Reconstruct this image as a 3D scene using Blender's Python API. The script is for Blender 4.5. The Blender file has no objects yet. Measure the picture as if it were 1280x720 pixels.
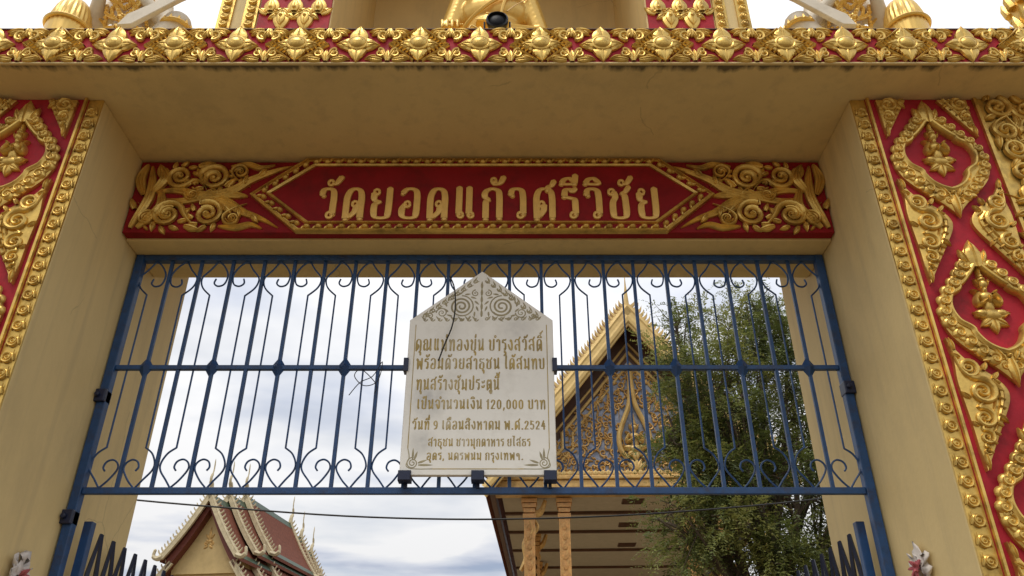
import bpy, bmesh, math, random
import numpy as np
from mathutils import Vector, Matrix

random.seed(7)
R = math.radians
scene = bpy.context.scene
col = scene.collection
PI = math.pi

# ------------------------------------------------------------------ camera
CAM = Vector((0.19, 0.0, 1.6))
PITCH = 30.0
FPX = 1001.7
cam = bpy.data.cameras.new("camera")
cam.sensor_fit = 'HORIZONTAL'
cam.sensor_width = 36.0
cam.lens = FPX / 1280.0 * 36.0
cam.clip_start = 0.05
cam.clip_end = 3000
camo = bpy.data.objects.new("camera", cam)
camo.location = CAM
camo.rotation_euler = (R(90 + PITCH), 0, 0)
col.objects.link(camo)
scene.camera = camo

# ------------------------------------------------------------------ light
SUN_EL, SUN_AZ = 62.0, 205.0       # overcast: a broad weak sun, high, behind the viewer's left shoulder
world = bpy.data.worlds.new("World")
scene.world = world
world.use_nodes = True
wt = world.node_tree
wt.nodes.clear()


def wn(kind, **kw):
    n = wt.nodes.new(kind)
    for k, v in kw.items():
        setattr(n, k, v)
    return n


def build_world():
    L = wt.links
    out = wn('ShaderNodeOutputWorld')
    bg_sky = wn('ShaderNodeBackground')
    bg_cl = wn('ShaderNodeBackground')
    mix = wn('ShaderNodeMixShader')
    sky = wn('ShaderNodeTexSky', sky_type='NISHITA')
    sky.sun_disc = False
    sky.sun_elevation = R(SUN_EL)
    sky.sun_rotation = R(SUN_AZ)
    bg_sky.inputs[1].default_value = 0.11
    L.new(sky.outputs[0], bg_sky.inputs[0])
    tc = wn('ShaderNodeTexCoord')
    sep = wn('ShaderNodeSeparateXYZ')
    L.new(tc.outputs['Generated'], sep.inputs[0])
    mx = wn('ShaderNodeMath', operation='MAXIMUM')
    L.new(sep.outputs['Z'], mx.inputs[0]); mx.inputs[1].default_value = 0.06
    dx = wn('ShaderNodeMath', operation='DIVIDE'); dy = wn('ShaderNodeMath', operation='DIVIDE')
    L.new(sep.outputs['X'], dx.inputs[0]); L.new(mx.outputs[0], dx.inputs[1])
    L.new(sep.outputs['Y'], dy.inputs[0]); L.new(mx.outputs[0], dy.inputs[1])
    cmb = wn('ShaderNodeCombineXYZ')
    L.new(dx.outputs[0], cmb.inputs[0]); L.new(dy.outputs[0], cmb.inputs[1])
    n1 = wn('ShaderNodeTexNoise'); n1.inputs['Scale'].default_value = 1.25
    n1.inputs['Detail'].default_value = 6; n1.inputs['Roughness'].default_value = 0.45
    n1.inputs['Distortion'].default_value = 0.15
    n2 = wn('ShaderNodeTexNoise'); n2.inputs['Scale'].default_value = 0.8
    n2.inputs['Detail'].default_value = 5
    mp = wn('ShaderNodeMapping'); mp.inputs['Location'].default_value = (3.1, 1.7, 0.4)
    L.new(cmb.outputs[0], mp.inputs[0])
    L.new(mp.outputs[0], n1.inputs['Vector']); L.new(cmb.outputs[0], n2.inputs['Vector'])
    cr = wn('ShaderNodeValToRGB')
    e = cr.color_ramp.elements
    e[0].position = 0.26; e[0].color = (0.50, 0.57, 0.74, 1)
    e[1].position = 0.50; e[1].color = (1.10, 1.10, 1.11, 1)
    m = e.new(0.38); m.color = (0.83, 0.87, 0.97, 1)
    L.new(n1.outputs['Fac'], cr.inputs[0])
    L.new(cr.outputs[0], bg_cl.inputs[0])
    gr = wn('ShaderNodeMapRange')          # an overcast sky is brighter overhead than near the horizon
    gr.inputs['From Min'].default_value = 0.0; gr.inputs['From Max'].default_value = 1.0
    gr.inputs['To Min'].default_value = 0.70; gr.inputs['To Max'].default_value = 1.44
    L.new(sep.outputs['Z'], gr.inputs['Value'])
    L.new(gr.outputs[0], bg_cl.inputs[1])
    cov = wn('ShaderNodeValToRGB')
    e = cov.color_ramp.elements
    e[0].position = 0.30; e[0].color = (0.55, 0.55, 0.55, 1)
    e[1].position = 0.52; e[1].color = (1, 1, 1, 1)
    L.new(n2.outputs['Fac'], cov.inputs[0])
    L.new(cov.outputs[0], mix.inputs[0])
    L.new(bg_sky.outputs[0], mix.inputs[1]); L.new(bg_cl.outputs[0], mix.inputs[2])
    L.new(mix.outputs[0], out.inputs[0])


build_world()
sun = bpy.data.lights.new("sun", 'SUN')
sun.energy = 1.5
sun.angle = R(20)
sun.color = (1.0, 0.95, 0.87)
suno = bpy.data.objects.new("sun", sun)
el, az = R(SUN_EL), R(SUN_AZ)
sd = Vector((math.sin(az) * math.cos(el), math.cos(az) * math.cos(el), math.sin(el)))
suno.rotation_euler = sd.to_track_quat('Z', 'Y').to_euler()
col.objects.link(suno)
vs = scene.view_settings
vs.view_transform = 'Standard'
vs.look = 'None'
vs.exposure = -0.06
vs.gamma = 1.0
vs.use_curve_mapping = False
scene.cycles.max_bounces = 10
scene.cycles.diffuse_bounces = 6
scene.cycles.transparent_max_bounces = 8


# ------------------------------------------------------------------ helpers: materials
def srgb(r, g, b):
    f = lambda c: (c / 255) / 12.92 if c / 255 <= 0.04045 else ((c / 255 + 0.055) / 1.055) ** 2.4
    return (f(r), f(g), f(b))


def mat(name, c, rough=0.6, metal=0.0, var=0.15, scale=6.0, bump=0.0, bscale=40.0, dirt=None, dirt_amt=0.4, dscale=3.0,
        stretch=(1, 1, 1), trans=0.0):
    m = bpy.data.materials.new(name)
    m.use_nodes = True
    nt = m.node_tree
    b = nt.nodes['Principled BSDF']
    b.inputs['Roughness'].default_value = rough
    b.inputs['Metallic'].default_value = metal
    tc = nt.nodes.new('ShaderNodeTexCoord')
    mp = nt.nodes.new('ShaderNodeMapping')
    mp.inputs['Scale'].default_value = stretch
    nt.links.new(tc.outputs['Object'], mp.inputs[0])
    nz = nt.nodes.new('ShaderNodeTexNoise')
    nz.inputs['Scale'].default_value = scale
    nz.inputs['Detail'].default_value = 6
    nz.inputs['Roughness'].default_value = 0.65
    nt.links.new(mp.outputs[0], nz.inputs['Vector'])
    cr = nt.nodes.new('ShaderNodeValToRGB')
    lo = tuple(max(0, x * (1 - var)) for x in c) + (1,)
    hi = tuple(min(1, x * (1 + var)) for x in c) + (1,)
    cr.color_ramp.elements[0].position = 0.3; cr.color_ramp.elements[0].color = lo
    cr.color_ramp.elements[1].position = 0.7; cr.color_ramp.elements[1].color = hi
    nt.links.new(nz.outputs['Fac'], cr.inputs[0])
    last = cr.outputs[0]
    if dirt:
        n2 = nt.nodes.new('ShaderNodeTexNoise')
        n2.inputs['Scale'].default_value = dscale
        n2.inputs['Detail'].default_value = 8
        n2.inputs['Roughness'].default_value = 0.7
        nt.links.new(mp.outputs[0], n2.inputs['Vector'])
        r2 = nt.nodes.new('ShaderNodeValToRGB')
        r2.color_ramp.elements[0].position = 0.50; r2.color_ramp.elements[0].color = (0, 0, 0, 1)
        r2.color_ramp.elements[1].position = 0.72; r2.color_ramp.elements[1].color = (dirt_amt,) * 3 + (1,)
        nt.links.new(n2.outputs['Fac'], r2.inputs[0])
        mx = nt.nodes.new('ShaderNodeMixRGB')
        mx.inputs[2].default_value = tuple(dirt) + (1,)
        nt.links.new(r2.outputs[0], mx.inputs[0]); nt.links.new(last, mx.inputs[1])
        last = mx.outputs[0]
    nt.links.new(last, b.inputs['Base Color'])
    if bump:
        n3 = nt.nodes.new('ShaderNodeTexNoise')
        n3.inputs['Scale'].default_value = bscale
        n3.inputs['Detail'].default_value = 4
        nt.links.new(mp.outputs[0], n3.inputs['Vector'])
        bp = nt.nodes.new('ShaderNodeBump')
        bp.inputs['Strength'].default_value = bump
        bp.inputs['Distance'].default_value = 0.01
        nt.links.new(n3.outputs['Fac'], bp.inputs['Height'])
        nt.links.new(bp.outputs[0], b.inputs['Normal'])
    if trans:
        out = nt.nodes['Material Output']
        tr = nt.nodes.new('ShaderNodeBsdfTranslucent')
        nt.links.new(last, tr.inputs[0])
        ms = nt.nodes.new('ShaderNodeMixShader'); ms.inputs[0].default_value = trans
        nt.links.new(b.outputs[0], ms.inputs[1]); nt.links.new(tr.outputs[0], ms.inputs[2])
        nt.links.new(ms.outputs[0], out.inputs[0])
    return m


M = {}
M['wall'] = mat('cream_plaster', (0.74, 0.57, 0.265), 0.75, var=0.06, scale=2.2, bump=0.12, bscale=60, dirt=(0.42, 0.32, 0.17), dirt_amt=0.35, dscale=1.6, stretch=(1, 1, 0.5))


def weather(m):
    """rain streaks and a few hairline cracks with shapes of their own"""
    nt = m.node_tree
    b = nt.nodes['Principled BSDF']
    src = b.inputs['Base Color'].links[0].from_socket
    tc = nt.nodes.new('ShaderNodeTexCoord')
    mp = nt.nodes.new('ShaderNodeMapping'); mp.inputs['Scale'].default_value = (5, 5, .28)
    nt.links.new(tc.outputs['Object'], mp.inputs[0])
    n = nt.nodes.new('ShaderNodeTexNoise'); n.inputs['Scale'].default_value = 2.2; n.inputs['Detail'].default_value = 7; n.inputs['Roughness'].default_value = .6
    nt.links.new(mp.outputs[0], n.inputs['Vector'])
    r_ = nt.nodes.new('ShaderNodeValToRGB')
    r_.color_ramp.elements[0].position = .52; r_.color_ramp.elements[0].color = (0, 0, 0, 1)
    r_.color_ramp.elements[1].position = .78; r_.color_ramp.elements[1].color = (.32, .32, .32, 1)
    nt.links.new(n.outputs['Fac'], r_.inputs[0])
    m1 = nt.nodes.new('ShaderNodeMixRGB'); m1.inputs[2].default_value = (.36, .28, .17, 1)
    nt.links.new(r_.outputs[0], m1.inputs[0]); nt.links.new(src, m1.inputs[1])
    n3 = nt.nodes.new('ShaderNodeTexNoise'); n3.inputs['Scale'].default_value = 4; n3.inputs['Detail'].default_value = 4
    nt.links.new(tc.outputs['Object'], n3.inputs['Vector'])
    ad = nt.nodes.new('ShaderNodeMixRGB'); ad.inputs[0].default_value = .12
    nt.links.new(tc.outputs['Object'], ad.inputs[1]); nt.links.new(n3.outputs['Color'], ad.inputs[2])
    vo = nt.nodes.new('ShaderNodeTexVoronoi'); vo.feature = 'DISTANCE_TO_EDGE'; vo.inputs['Scale'].default_value = .9
    nt.links.new(ad.outputs[0], vo.inputs['Vector'])
    lt = nt.nodes.new('ShaderNodeMath'); lt.operation = 'LESS_THAN'; lt.inputs[1].default_value = .0022
    nt.links.new(vo.outputs['Distance'], lt.inputs[0])
    n4 = nt.nodes.new('ShaderNodeTexNoise'); n4.inputs['Scale'].default_value = .9
    nt.links.new(tc.outputs['Object'], n4.inputs['Vector'])
    g4 = nt.nodes.new('ShaderNodeMath'); g4.operation = 'GREATER_THAN'; g4.inputs[1].default_value = .56
    nt.links.new(n4.outputs['Fac'], g4.inputs[0])
    mm = nt.nodes.new('ShaderNodeMath'); mm.operation = 'MULTIPLY'
    nt.links.new(lt.outputs[0], mm.inputs[0]); nt.links.new(g4.outputs[0], mm.inputs[1])
    m5 = nt.nodes.new('ShaderNodeMath'); m5.operation = 'MULTIPLY'; m5.inputs[1].default_value = .22
    nt.links.new(mm.outputs[0], m5.inputs[0])
    m2 = nt.nodes.new('ShaderNodeMixRGB'); m2.inputs[2].default_value = (.16, .12, .07, 1)
    nt.links.new(m5.outputs[0], m2.inputs[0]); nt.links.new(m1.outputs[0], m2.inputs[1])
    nt.links.new(m2.outputs[0], b.inputs['Base Color'])


weather(M['wall'])
M['gold'] = mat('gold_paint', (0.70, 0.46, 0.115), 0.34, metal=0.68, var=0.22, scale=11, bump=0.1, bscale=120, dirt=(0.20, 0.11, 0.03), dirt_amt=0.75, dscale=8)
M['gold_letter'] = mat('gold_letter_paint', (0.80, 0.50, 0.13), 0.45, metal=0.25, var=0.1, scale=20)
M['red'] = mat('red_paint', (0.40, 0.018, 0.030), 0.6, var=0.22, scale=4, bump=0.12, bscale=50, dirt=(0.16, 0.02, 0.018), dirt_amt=0.7, dscale=7)
M['red'].node_tree.nodes['Principled BSDF'].inputs['Specular IOR Level'].default_value = 0.22
M['red_shaded'] = mat('shaded_red_board_paint', (0.25, 0.008, 0.011), 0.6, var=0.25, scale=4, bump=0.1, bscale=50, dirt=(0.10, 0.012, 0.01), dirt_amt=0.6, dscale=6)  # sign's red paint, darkened in its colour for the deep shade under the canopy
M['red_shaded'].node_tree.nodes['Principled BSDF'].inputs['Specular IOR Level'].default_value = 0.2
M['blue'] = mat('blue_iron_paint', (0.013, 0.060, 0.172), 0.45, var=0.2, scale=18, bump=0.15, bscale=90, dirt=(0.035, 0.022, 0.018), dirt_amt=0.65, dscale=14)
M['darkblue'] = mat('dark_blue_iron', (0.008, 0.014, 0.045), 0.45, var=0.2, scale=18, bump=0.15)
M['marble'] = mat('white_marble', (0.90, 0.87, 0.78), 0.35, var=0.05, scale=3.5, dirt=(0.58, 0.54, 0.44), dirt_amt=0.5, dscale=4.0)


def smudge(m, centre, radius, colour):
    """a grey stain of its own shape at one spot of the slab"""
    nt = m.node_tree; b = nt.nodes['Principled BSDF']
    src = b.inputs['Base Color'].links[0].from_socket
    tc = nt.nodes.new('ShaderNodeTexCoord')
    ds = nt.nodes.new('ShaderNodeVectorMath'); ds.operation = 'DISTANCE'; ds.inputs[1].default_value = centre
    nt.links.new(tc.outputs['Object'], ds.inputs[0])
    mr = nt.nodes.new('ShaderNodeMapRange'); mr.inputs['From Min'].default_value = radius; mr.inputs['From Max'].default_value = radius * .2
    nt.links.new(ds.outputs['Value'], mr.inputs['Value'])
    n = nt.nodes.new('ShaderNodeTexNoise'); n.inputs['Scale'].default_value = 28; n.inputs['Detail'].default_value = 6
    nt.links.new(tc.outputs['Object'], n.inputs['Vector'])
    ml = nt.nodes.new('ShaderNodeMath'); ml.operation = 'MULTIPLY'
    nt.links.new(mr.outputs[0], ml.inputs[0]); nt.links.new(n.outputs['Fac'], ml.inputs[1])
    mx = nt.nodes.new('ShaderNodeMixRGB'); mx.inputs[2].default_value = colour + (1,)
    nt.links.new(ml.outputs[0], mx.inputs[0]); nt.links.new(src, mx.inputs[1]); nt.links.new(mx.outputs[0], b.inputs['Base Color'])


smudge(M['marble'], (-.27, 0, .40), .12, (.33, .33, .32))
smudge(M['marble'], (-.29, 0, .17), .09, (.45, .44, .40))
smudge(M['marble'], (.20, 0, .82), .13, (.55, .53, .48))
M['engrave'] = mat('engraved_gold', (0.42, 0.30, 0.085), 0.6, var=0.35, scale=16, dirt=(0.62, 0.57, 0.44), dirt_amt=0.75, dscale=9)
M['engrave_grey'] = mat('engraved_olive', (0.36, 0.31, 0.18), 0.65, var=0.25, scale=20)
M['black'] = mat('black_metal', (0.006, 0.006, 0.008), 0.3, var=0.2)
M['lens'] = mat('dark_lens', (0.004, 0.004, 0.006), 0.45, var=0.1)
M['lens'].node_tree.nodes['Principled BSDF'].inputs['Specular IOR Level'].default_value = 0.15
M['buddha'] = mat('gilded_statue', (0.80, 0.52, 0.13), 0.34, metal=0.4, var=0.08, scale=4, dirt=(0.5, 0.3, 0.07), dirt_amt=0.35, dscale=5)
M['statue_cream'] = mat('cream_statue_paint', (0.70, 0.62, 0.48), 0.55, var=0.08, scale=9, dirt=(0.38, 0.32, 0.22), dirt_amt=0.5, dscale=8)
M['ground'] = mat('red_earth_paving', (0.17, 0.125, 0.072), 0.9, var=0.15, scale=0.8, bump=0.3, bscale=14)
M['cable'] = mat('black_cable', (0.012, 0.011, 0.010), 0.6)
M['bark'] = mat('grey_bark', (0.085, 0.062, 0.042), 0.9, var=0.3, scale=9, bump=0.6, bscale=25, stretch=(1, 1, 0.3))
M['leaf'] = mat('leaf_green', (0.085, 0.115, 0.028), 0.5, var=0.6, scale=1.3, trans=0.4)
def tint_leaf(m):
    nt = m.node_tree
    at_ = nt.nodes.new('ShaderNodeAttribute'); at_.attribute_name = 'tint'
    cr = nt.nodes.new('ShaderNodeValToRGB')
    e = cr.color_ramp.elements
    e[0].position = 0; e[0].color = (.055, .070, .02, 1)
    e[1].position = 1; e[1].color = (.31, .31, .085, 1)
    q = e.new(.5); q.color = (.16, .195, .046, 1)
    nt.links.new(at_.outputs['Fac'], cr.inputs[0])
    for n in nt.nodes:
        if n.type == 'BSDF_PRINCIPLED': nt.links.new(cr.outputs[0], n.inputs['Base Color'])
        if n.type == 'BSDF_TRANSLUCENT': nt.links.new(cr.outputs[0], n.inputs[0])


tint_leaf(M['leaf'])
M['hallgold'] = mat('aged_gold', (0.62, 0.39, 0.13), 0.45, metal=0.3, var=0.3, scale=5, dirt=(0.30, 0.15, 0.05), dirt_amt=0.6, dscale=4)
M['hallbright'] = mat('bright_gold_trim', (0.66, 0.46, 0.17), 0.45, metal=0.2, var=0.15, scale=5, dirt=(0.42, 0.24, 0.07), dirt_amt=0.5, dscale=3)
M['mirror'] = mat('slate_mirror_inlay', (0.21, 0.23, 0.29), 0.3, var=0.6, scale=7)
M['hallwood'] = mat('brown_wood', (0.10, 0.045, 0.022), 0.6, var=0.25, scale=4)
M['hallceiling'] = mat('grey_ceiling', (0.42, 0.36, 0.27), 0.8, var=0.08)
M['column'] = mat('orange_column', (0.56, 0.29, 0.09), 0.5, var=0.3, scale=12, dirt=(0.62, 0.42, 0.14), dirt_amt=0.8, dscale=14)
M['tile'] = mat('red_roof_tile', (0.17, 0.058, 0.034), 0.8, var=0.3, scale=6, bump=0.4, bscale=8)
M['tile'].node_tree.nodes['Principled BSDF'].inputs['Specular IOR Level'].default_value = 0.15
M['tilegreen'] = mat('green_roof_tile', (0.045, 0.075, 0.04), 0.5, var=0.25, scale=6)
M['uwood'] = mat('maroon_underside', (0.15, 0.035, 0.02), 0.6, var=0.2)
M['ucream'] = mat('pale_gold_wall', (0.55, 0.40, 0.17), 0.6, var=0.12, scale=1.5, dirt=(0.4, 0.28, 0.1), dirt_amt=0.5, dscale=2)
M['utrim'] = mat('cream_trim', (0.55, 0.46, 0.28), 0.55, var=0.2, scale=5, dirt=(0.25, 0.20, 0.11), dirt_amt=0.5, dscale=4)
M['cloth'] = mat('faded_white_cloth', (0.66, 0.60, 0.54), 0.9, var=0.12, scale=20)
M['ribbon'] = mat('faded_red_ribbon', (0.42, 0.10, 0.11), 0.7, var=0.2, scale=20)


# ------------------------------------------------------------------ helpers: objects
class MB:
    """collects polygons, builds one mesh object"""
    def __init__(self):
        self.v = []; self.f = []

    def add(self, vs_, fs):
        n = len(self.v)
        self.v.extend([tuple(p) for p in vs_])
        self.f.extend([tuple(i + n for i in f) for f in fs])

    def box(self, x0, x1, y0, y1, z0, z1):
        p = [(x0, y0, z0), (x1, y0, z0), (x1, y1, z0), (x0, y1, z0), (x0, y0, z1), (x1, y0, z1), (x1, y1, z1), (x0, y1, z1)]
        self.add(p, [(3, 2, 1, 0), (4, 5, 6, 7), (0, 1, 5, 4), (1, 2, 6, 5), (2, 3, 7, 6), (3, 0, 4, 7)])

    def tube(self, pts, r, n=6, cap=True):
        pts = [Vector(p) for p in pts]
        rs = r if isinstance(r, (list, tuple)) else [r] * len(pts)
        ref = None
        rings = []
        for i, p in enumerate(pts):
            d = (pts[min(i + 1, len(pts) - 1)] - pts[max(i - 1, 0)])
            if d.length < 1e-9: d = Vector((0, 0, 1))
            d.normalize()
            if ref is None:
                ref = Vector((0, 1, 0)) if abs(d.y) < 0.9 else Vector((1, 0, 0))
            a = (ref - d * ref.dot(d))
            if a.length < 1e-6:
                a = d.orthogonal()
            a.normalize(); ref = a
            b = d.cross(a)
            rings.append([p + (a * math.cos(2 * PI * k / n) + b * math.sin(2 * PI * k / n)) * rs[i] for k in range(n)])
        vv = [q for ring in rings for q in ring]
        ff = []
        for i in range(len(pts) - 1):
            for k in range(n):
                ff.append((i * n + k, i * n + (k + 1) % n, (i + 1) * n + (k + 1) % n, (i + 1) * n + k))
        if cap:
            ff.append(tuple(range(n - 1, -1, -1)))
            ff.append(tuple((len(pts) - 1) * n + k for k in range(n)))
        self.add(vv, ff)

    def prism(self, poly, y0, y1, bev=0.0):
        """poly in x,z; extruded along y from y0 (front) to y1"""
        n = len(poly)
        if bev:
            cx = sum(p[0] for p in poly) / n; cz = sum(p[1] for p in poly) / n
            ins = []
            for i in range(n):
                a = Vector(poly[i - 1]); b = Vector(poly[i]); c = Vector(poly[(i + 1) % n])
                d1 = (b - a).normalized(); d2 = (c - b).normalized()
                nn = Vector((-(d1.y + d2.y), d1.x + d2.x))
                if nn.length < 1e-6: nn = Vector((-d1.y, d1.x))
                nn.normalize()
                if nn.dot(Vector((cx, cz)) - b) < 0: nn = -nn
                ins.append(b + nn * bev)
            vv = [(p[0], y0, p[1]) for p in ins] + [(p[0], y0 + bev, p[1]) for p in poly] + [(p[0], y1, p[1]) for p in poly]
            ff = [tuple(range(n)), tuple(range(3 * n - 1, 2 * n - 1, -1))]
            for L0 in (0, n):
                for i in range(n):
                    j = (i + 1) % n
                    ff.append((L0 + i, L0 + n + i, L0 + n + j, L0 + j))
        else:
            vv = [(p[0], y0, p[1]) for p in poly] + [(p[0], y1, p[1]) for p in poly]
            ff = [tuple(range(n)), tuple(range(2 * n - 1, n - 1, -1))] + [(i, n + i, n + (i + 1) % n, (i + 1) % n) for i in range(n)]
        self.add(vv, ff)

    # ---- relief pieces: (u, v) in the facade plane, h towards the viewer (-y)
    def rel(self, grid, close=False):
        rows = len(grid); cols = len(grid[0])
        vv = [(p[0], -p[2], p[1]) for row in grid for p in row]
        ff = []
        for i in range(rows - 1):
            for k in range(cols - 1):
                ff.append((i * cols + k, i * cols + k + 1, (i + 1) * cols + k + 1, (i + 1) * cols + k))
        self.add(vv, ff)

    def ribbon(self, pts, w, h, base=0.0, prof=None, taper=(1, 1)):
        n = len(pts)
        prof = prof or [(-1, 0), (-0.75, 0.7), (0, 1), (0.75, 0.7), (1, 0)]
        grid = []
        for i, p in enumerate(pts):
            a = pts[max(i - 1, 0)]; b = pts[min(i + 1, n - 1)]
            dx, dy = b[0] - a[0], b[1] - a[1]
            l = math.hypot(dx, dy) or 1e-9
            nx, ny = -dy / l, dx / l
            t = i / (n - 1)
            wi = w[i] if isinstance(w, (list, tuple)) else w * (taper[0] + (taper[1] - taper[0]) * t)
            hi = h * (0.35 + 0.65 * min(1, wi / (w if not isinstance(w, (list, tuple)) else max(w))))
            grid.append([(p[0] + nx * wi * q, p[1] + ny * wi * q, base + hi * z) for q, z in prof])
        self.rel(grid)

    def petal(self, u, v, ang, length, wid, h, base=0.0, tip=0.35, rows=8, curl=0.0, rib=0.25, peak=0.4):
        ca, sa = math.cos(ang), math.sin(ang)
        grid = []
        for i in range(rows + 1):
            t = i / rows
            if t < peak:
                wv = 0.55 + 0.45 * math.sin(t / peak * PI / 2)
            else:
                wv = max(0.0, 1 - ((t - peak) / (1 - peak)) ** 1.6)
            row = []
            for q, z in ((-1, 0.0), (-0.92, 0.55), (-0.5, 0.85), (-0.12, 0.8), (0, 0.8 + rib), (0.12, 0.8), (0.5, 0.85), (0.92, 0.55), (1, 0.0)):
                lx = t * length
                ly = q * wv * wid + curl * t * t * length
                hh = base + h * z * (0.75 + 0.25 * math.sin(PI * min(1, t * 1.1))) * (1 - 0.55 * max(0, t - 0.75) / 0.25 * (1 - tip))
                row.append((u + lx * ca - ly * sa, v + lx * sa + ly * ca, hh))
            grid.append(row)
        self.rel(grid)

    def dome(self, u, v, ru, rv, h, base=0.0, n=12, m=4, ang=0.0):
        ca, sa = math.cos(ang), math.sin(ang)
        grid = []
        for i in range(m + 1):
            f = i / m * PI / 2
            row = []
            for k in range(n + 1):
                a = 2 * PI * k / n
                x = ru * math.cos(f) * math.cos(a); y = rv * math.cos(f) * math.sin(a)
                row.append((u + x * ca - y * sa, v + x * sa + y * ca, base + h * math.sin(f)))
            grid.append(row)
        self.rel(grid)

    def spiral(self, u, v, r, turns=1.6, a0=0.0, d=1, w=None, h=0.012, base=0.0, tail=None, n=None):
        n = n or int(14 * turns) + 4
        w = w or r * 0.2
        pts = []; ws = []
        if tail:
            e = (u + r * math.cos(a0), v + r * math.sin(a0))
            tx, ty = -math.sin(a0) * d, math.cos(a0) * d
            ctrl = (e[0] - tx * r * 1.0, e[1] - ty * r * 1.0)
            for i in range(7):
                t = i / 7
                x = (1 - t) ** 2 * tail[0] + 2 * t * (1 - t) * ctrl[0] + t * t * e[0]
                y = (1 - t) ** 2 * tail[1] + 2 * t * (1 - t) * ctrl[1] + t * t * e[1]
                pts.append((x, y)); ws.append(w * (0.15 + 1.1 * t))
        for i in range(n + 1):
            t = i / n
            rr = r * (1 - 0.9 * t)
            a = a0 + d * turns * 2 * PI * t
            pts.append((u + rr * math.cos(a), v + rr * math.sin(a)))
            ws.append(w * (1.25 - 0.6 * t))
        pr = [(-1, 0), (-.82, .75), (-.35, 1), (.25, .92), (.75, .55), (1, 0)]
        if d < 0: pr = [(-q, z) for q, z in reversed(pr)]
        self.ribbon(pts, [q * .95 for q in ws], h * .85, base, prof=pr)
        self.dome(u, v, w * 0.85, w * 0.85, h * .95, base, n=8, m=2)

    def raised(self, poly, h, bev, base=0.0):
        """raised plate with a sloped rim; poly (u, v)"""
        n = len(poly)
        cx = sum(p[0] for p in poly) / n; cy = sum(p[1] for p in poly) / n
        area = sum(poly[i][0] * poly[(i + 1) % n][1] - poly[(i + 1) % n][0] * poly[i][1] for i in range(n))
        sgn = 1 if area > 0 else -1
        ins = []
        for i in range(n):
            a = poly[i - 1]; b = poly[i]; c = poly[(i + 1) % n]
            dx, dy = c[0] - a[0], c[1] - a[1]
            l = math.hypot(dx, dy) or 1
            ins.append((b[0] - dy / l * bev * sgn, b[1] + dx / l * bev * sgn))
        vv = [(p[0], -base, p[1]) for p in poly] + [(p[0], -(base + h * 0.75), p[1]) for p in poly] + [(p[0], -(base + h), p[1]) for p in ins]
        ff = [tuple(2 * n + i for i in range(n))]
        for L0 in (0, n):
            for i in range(n):
                j = (i + 1) % n
                ff.append((L0 + i, L0 + j, L0 + n + j, L0 + n + i))
        self.add(vv, ff)

    def mirror(self):
        m = MB(); m.v = [(-x, y, z) for x, y, z in self.v]; m.f = [tuple(reversed(f)) for f in self.f]
        return m

    def join(self, other, dx=0, dy=0, dz=0, s=1.0):
        self.add([(x * s + dx, y * s + dy, z * s + dz) for x, y, z in other.v], other.f)

    def mesh(self, name, material, smooth=False, angle=40):
        me = bpy.data.meshes.new(name)
        me.from_pydata(self.v, [], self.f)
        me.validate()
        me.materials.append(material)
        if smooth:
            me.polygons.foreach_set('use_smooth', [True] * len(me.polygons))
            if angle:
                try:
                    me.set_sharp_from_angle(angle=R(angle))
                except Exception:
                    pass
        me.update()
        return me

    def build(self, name, material, parent=None, loc=(0, 0, 0), smooth=False, angle=40, bevel=0.0, rot=(0, 0, 0)):
        o = bpy.data.objects.new(name, self.mesh(name, material, smooth, angle))
        col.objects.link(o)
        o.location = loc
        o.rotation_euler = rot
        if parent: o.parent = parent
        if bevel:
            b = o.modifiers.new('bevel', 'BEVEL'); b.width = bevel; b.segments = 2; b.limit_method = 'ANGLE'
        return o


def tag(o, label, cat, group=None):
    o['label'] = label; o['category'] = cat
    if group: o['group'] = group
    return o


def thing(name, label, cat, loc=(0, 0, 0), rz=0.0, group=None):
    o = bpy.data.objects.new(name, None)
    o.empty_display_size = 0.2
    col.objects.link(o)
    o.location = loc; o.rotation_euler = (0, 0, rz)
    return tag(o, label, cat, group)


def place(src_mesh, name, parent, loc, rot=(0, 0, 0), scale=(1, 1, 1)):
    o = bpy.data.objects.new(name, src_mesh)
    col.objects.link(o)
    o.location = loc; o.rotation_euler = rot; o.scale = scale
    o.parent = parent
    return o


def P(px, py, D):
    """the world point on the plane y = D that a 1280 x 720 pixel looks at: measuring, once, where things stand"""
    u = (px - 640) / FPX; v = (360 - py) / FPX
    c, s = math.cos(R(PITCH)), math.sin(R(PITCH))
    t = D / (c - v * s)
    return Vector((CAM.x + u * t, D, CAM.z + t * (s + v * c)))


def smooth_path(pts, n=6, closed=False):
    out = []
    N = len(pts)
    rng = range(N if closed else N - 1)
    for i in rng:
        if closed:
            p0, p1, p2, p3 = pts[i - 1], pts[i], pts[(i + 1) % N], pts[(i + 2) % N]
        else:
            p0 = pts[max(i - 1, 0)]; p1 = pts[i]; p2 = pts[i + 1]; p3 = pts[min(i + 2, N - 1)]
        for k in range(n):
            t = k / n
            out.append(tuple(0.5 * ((2 * p1[j]) + (-p0[j] + p2[j]) * t + (2 * p0[j] - 5 * p1[j] + 4 * p2[j] - p3[j]) * t * t
                                    + (-p0[j] + 3 * p1[j] - 3 * p2[j] + p3[j]) * t ** 3) for j in range(len(p1))))
    if not closed:
        out.append(tuple(pts[-1]))
    return out


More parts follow.
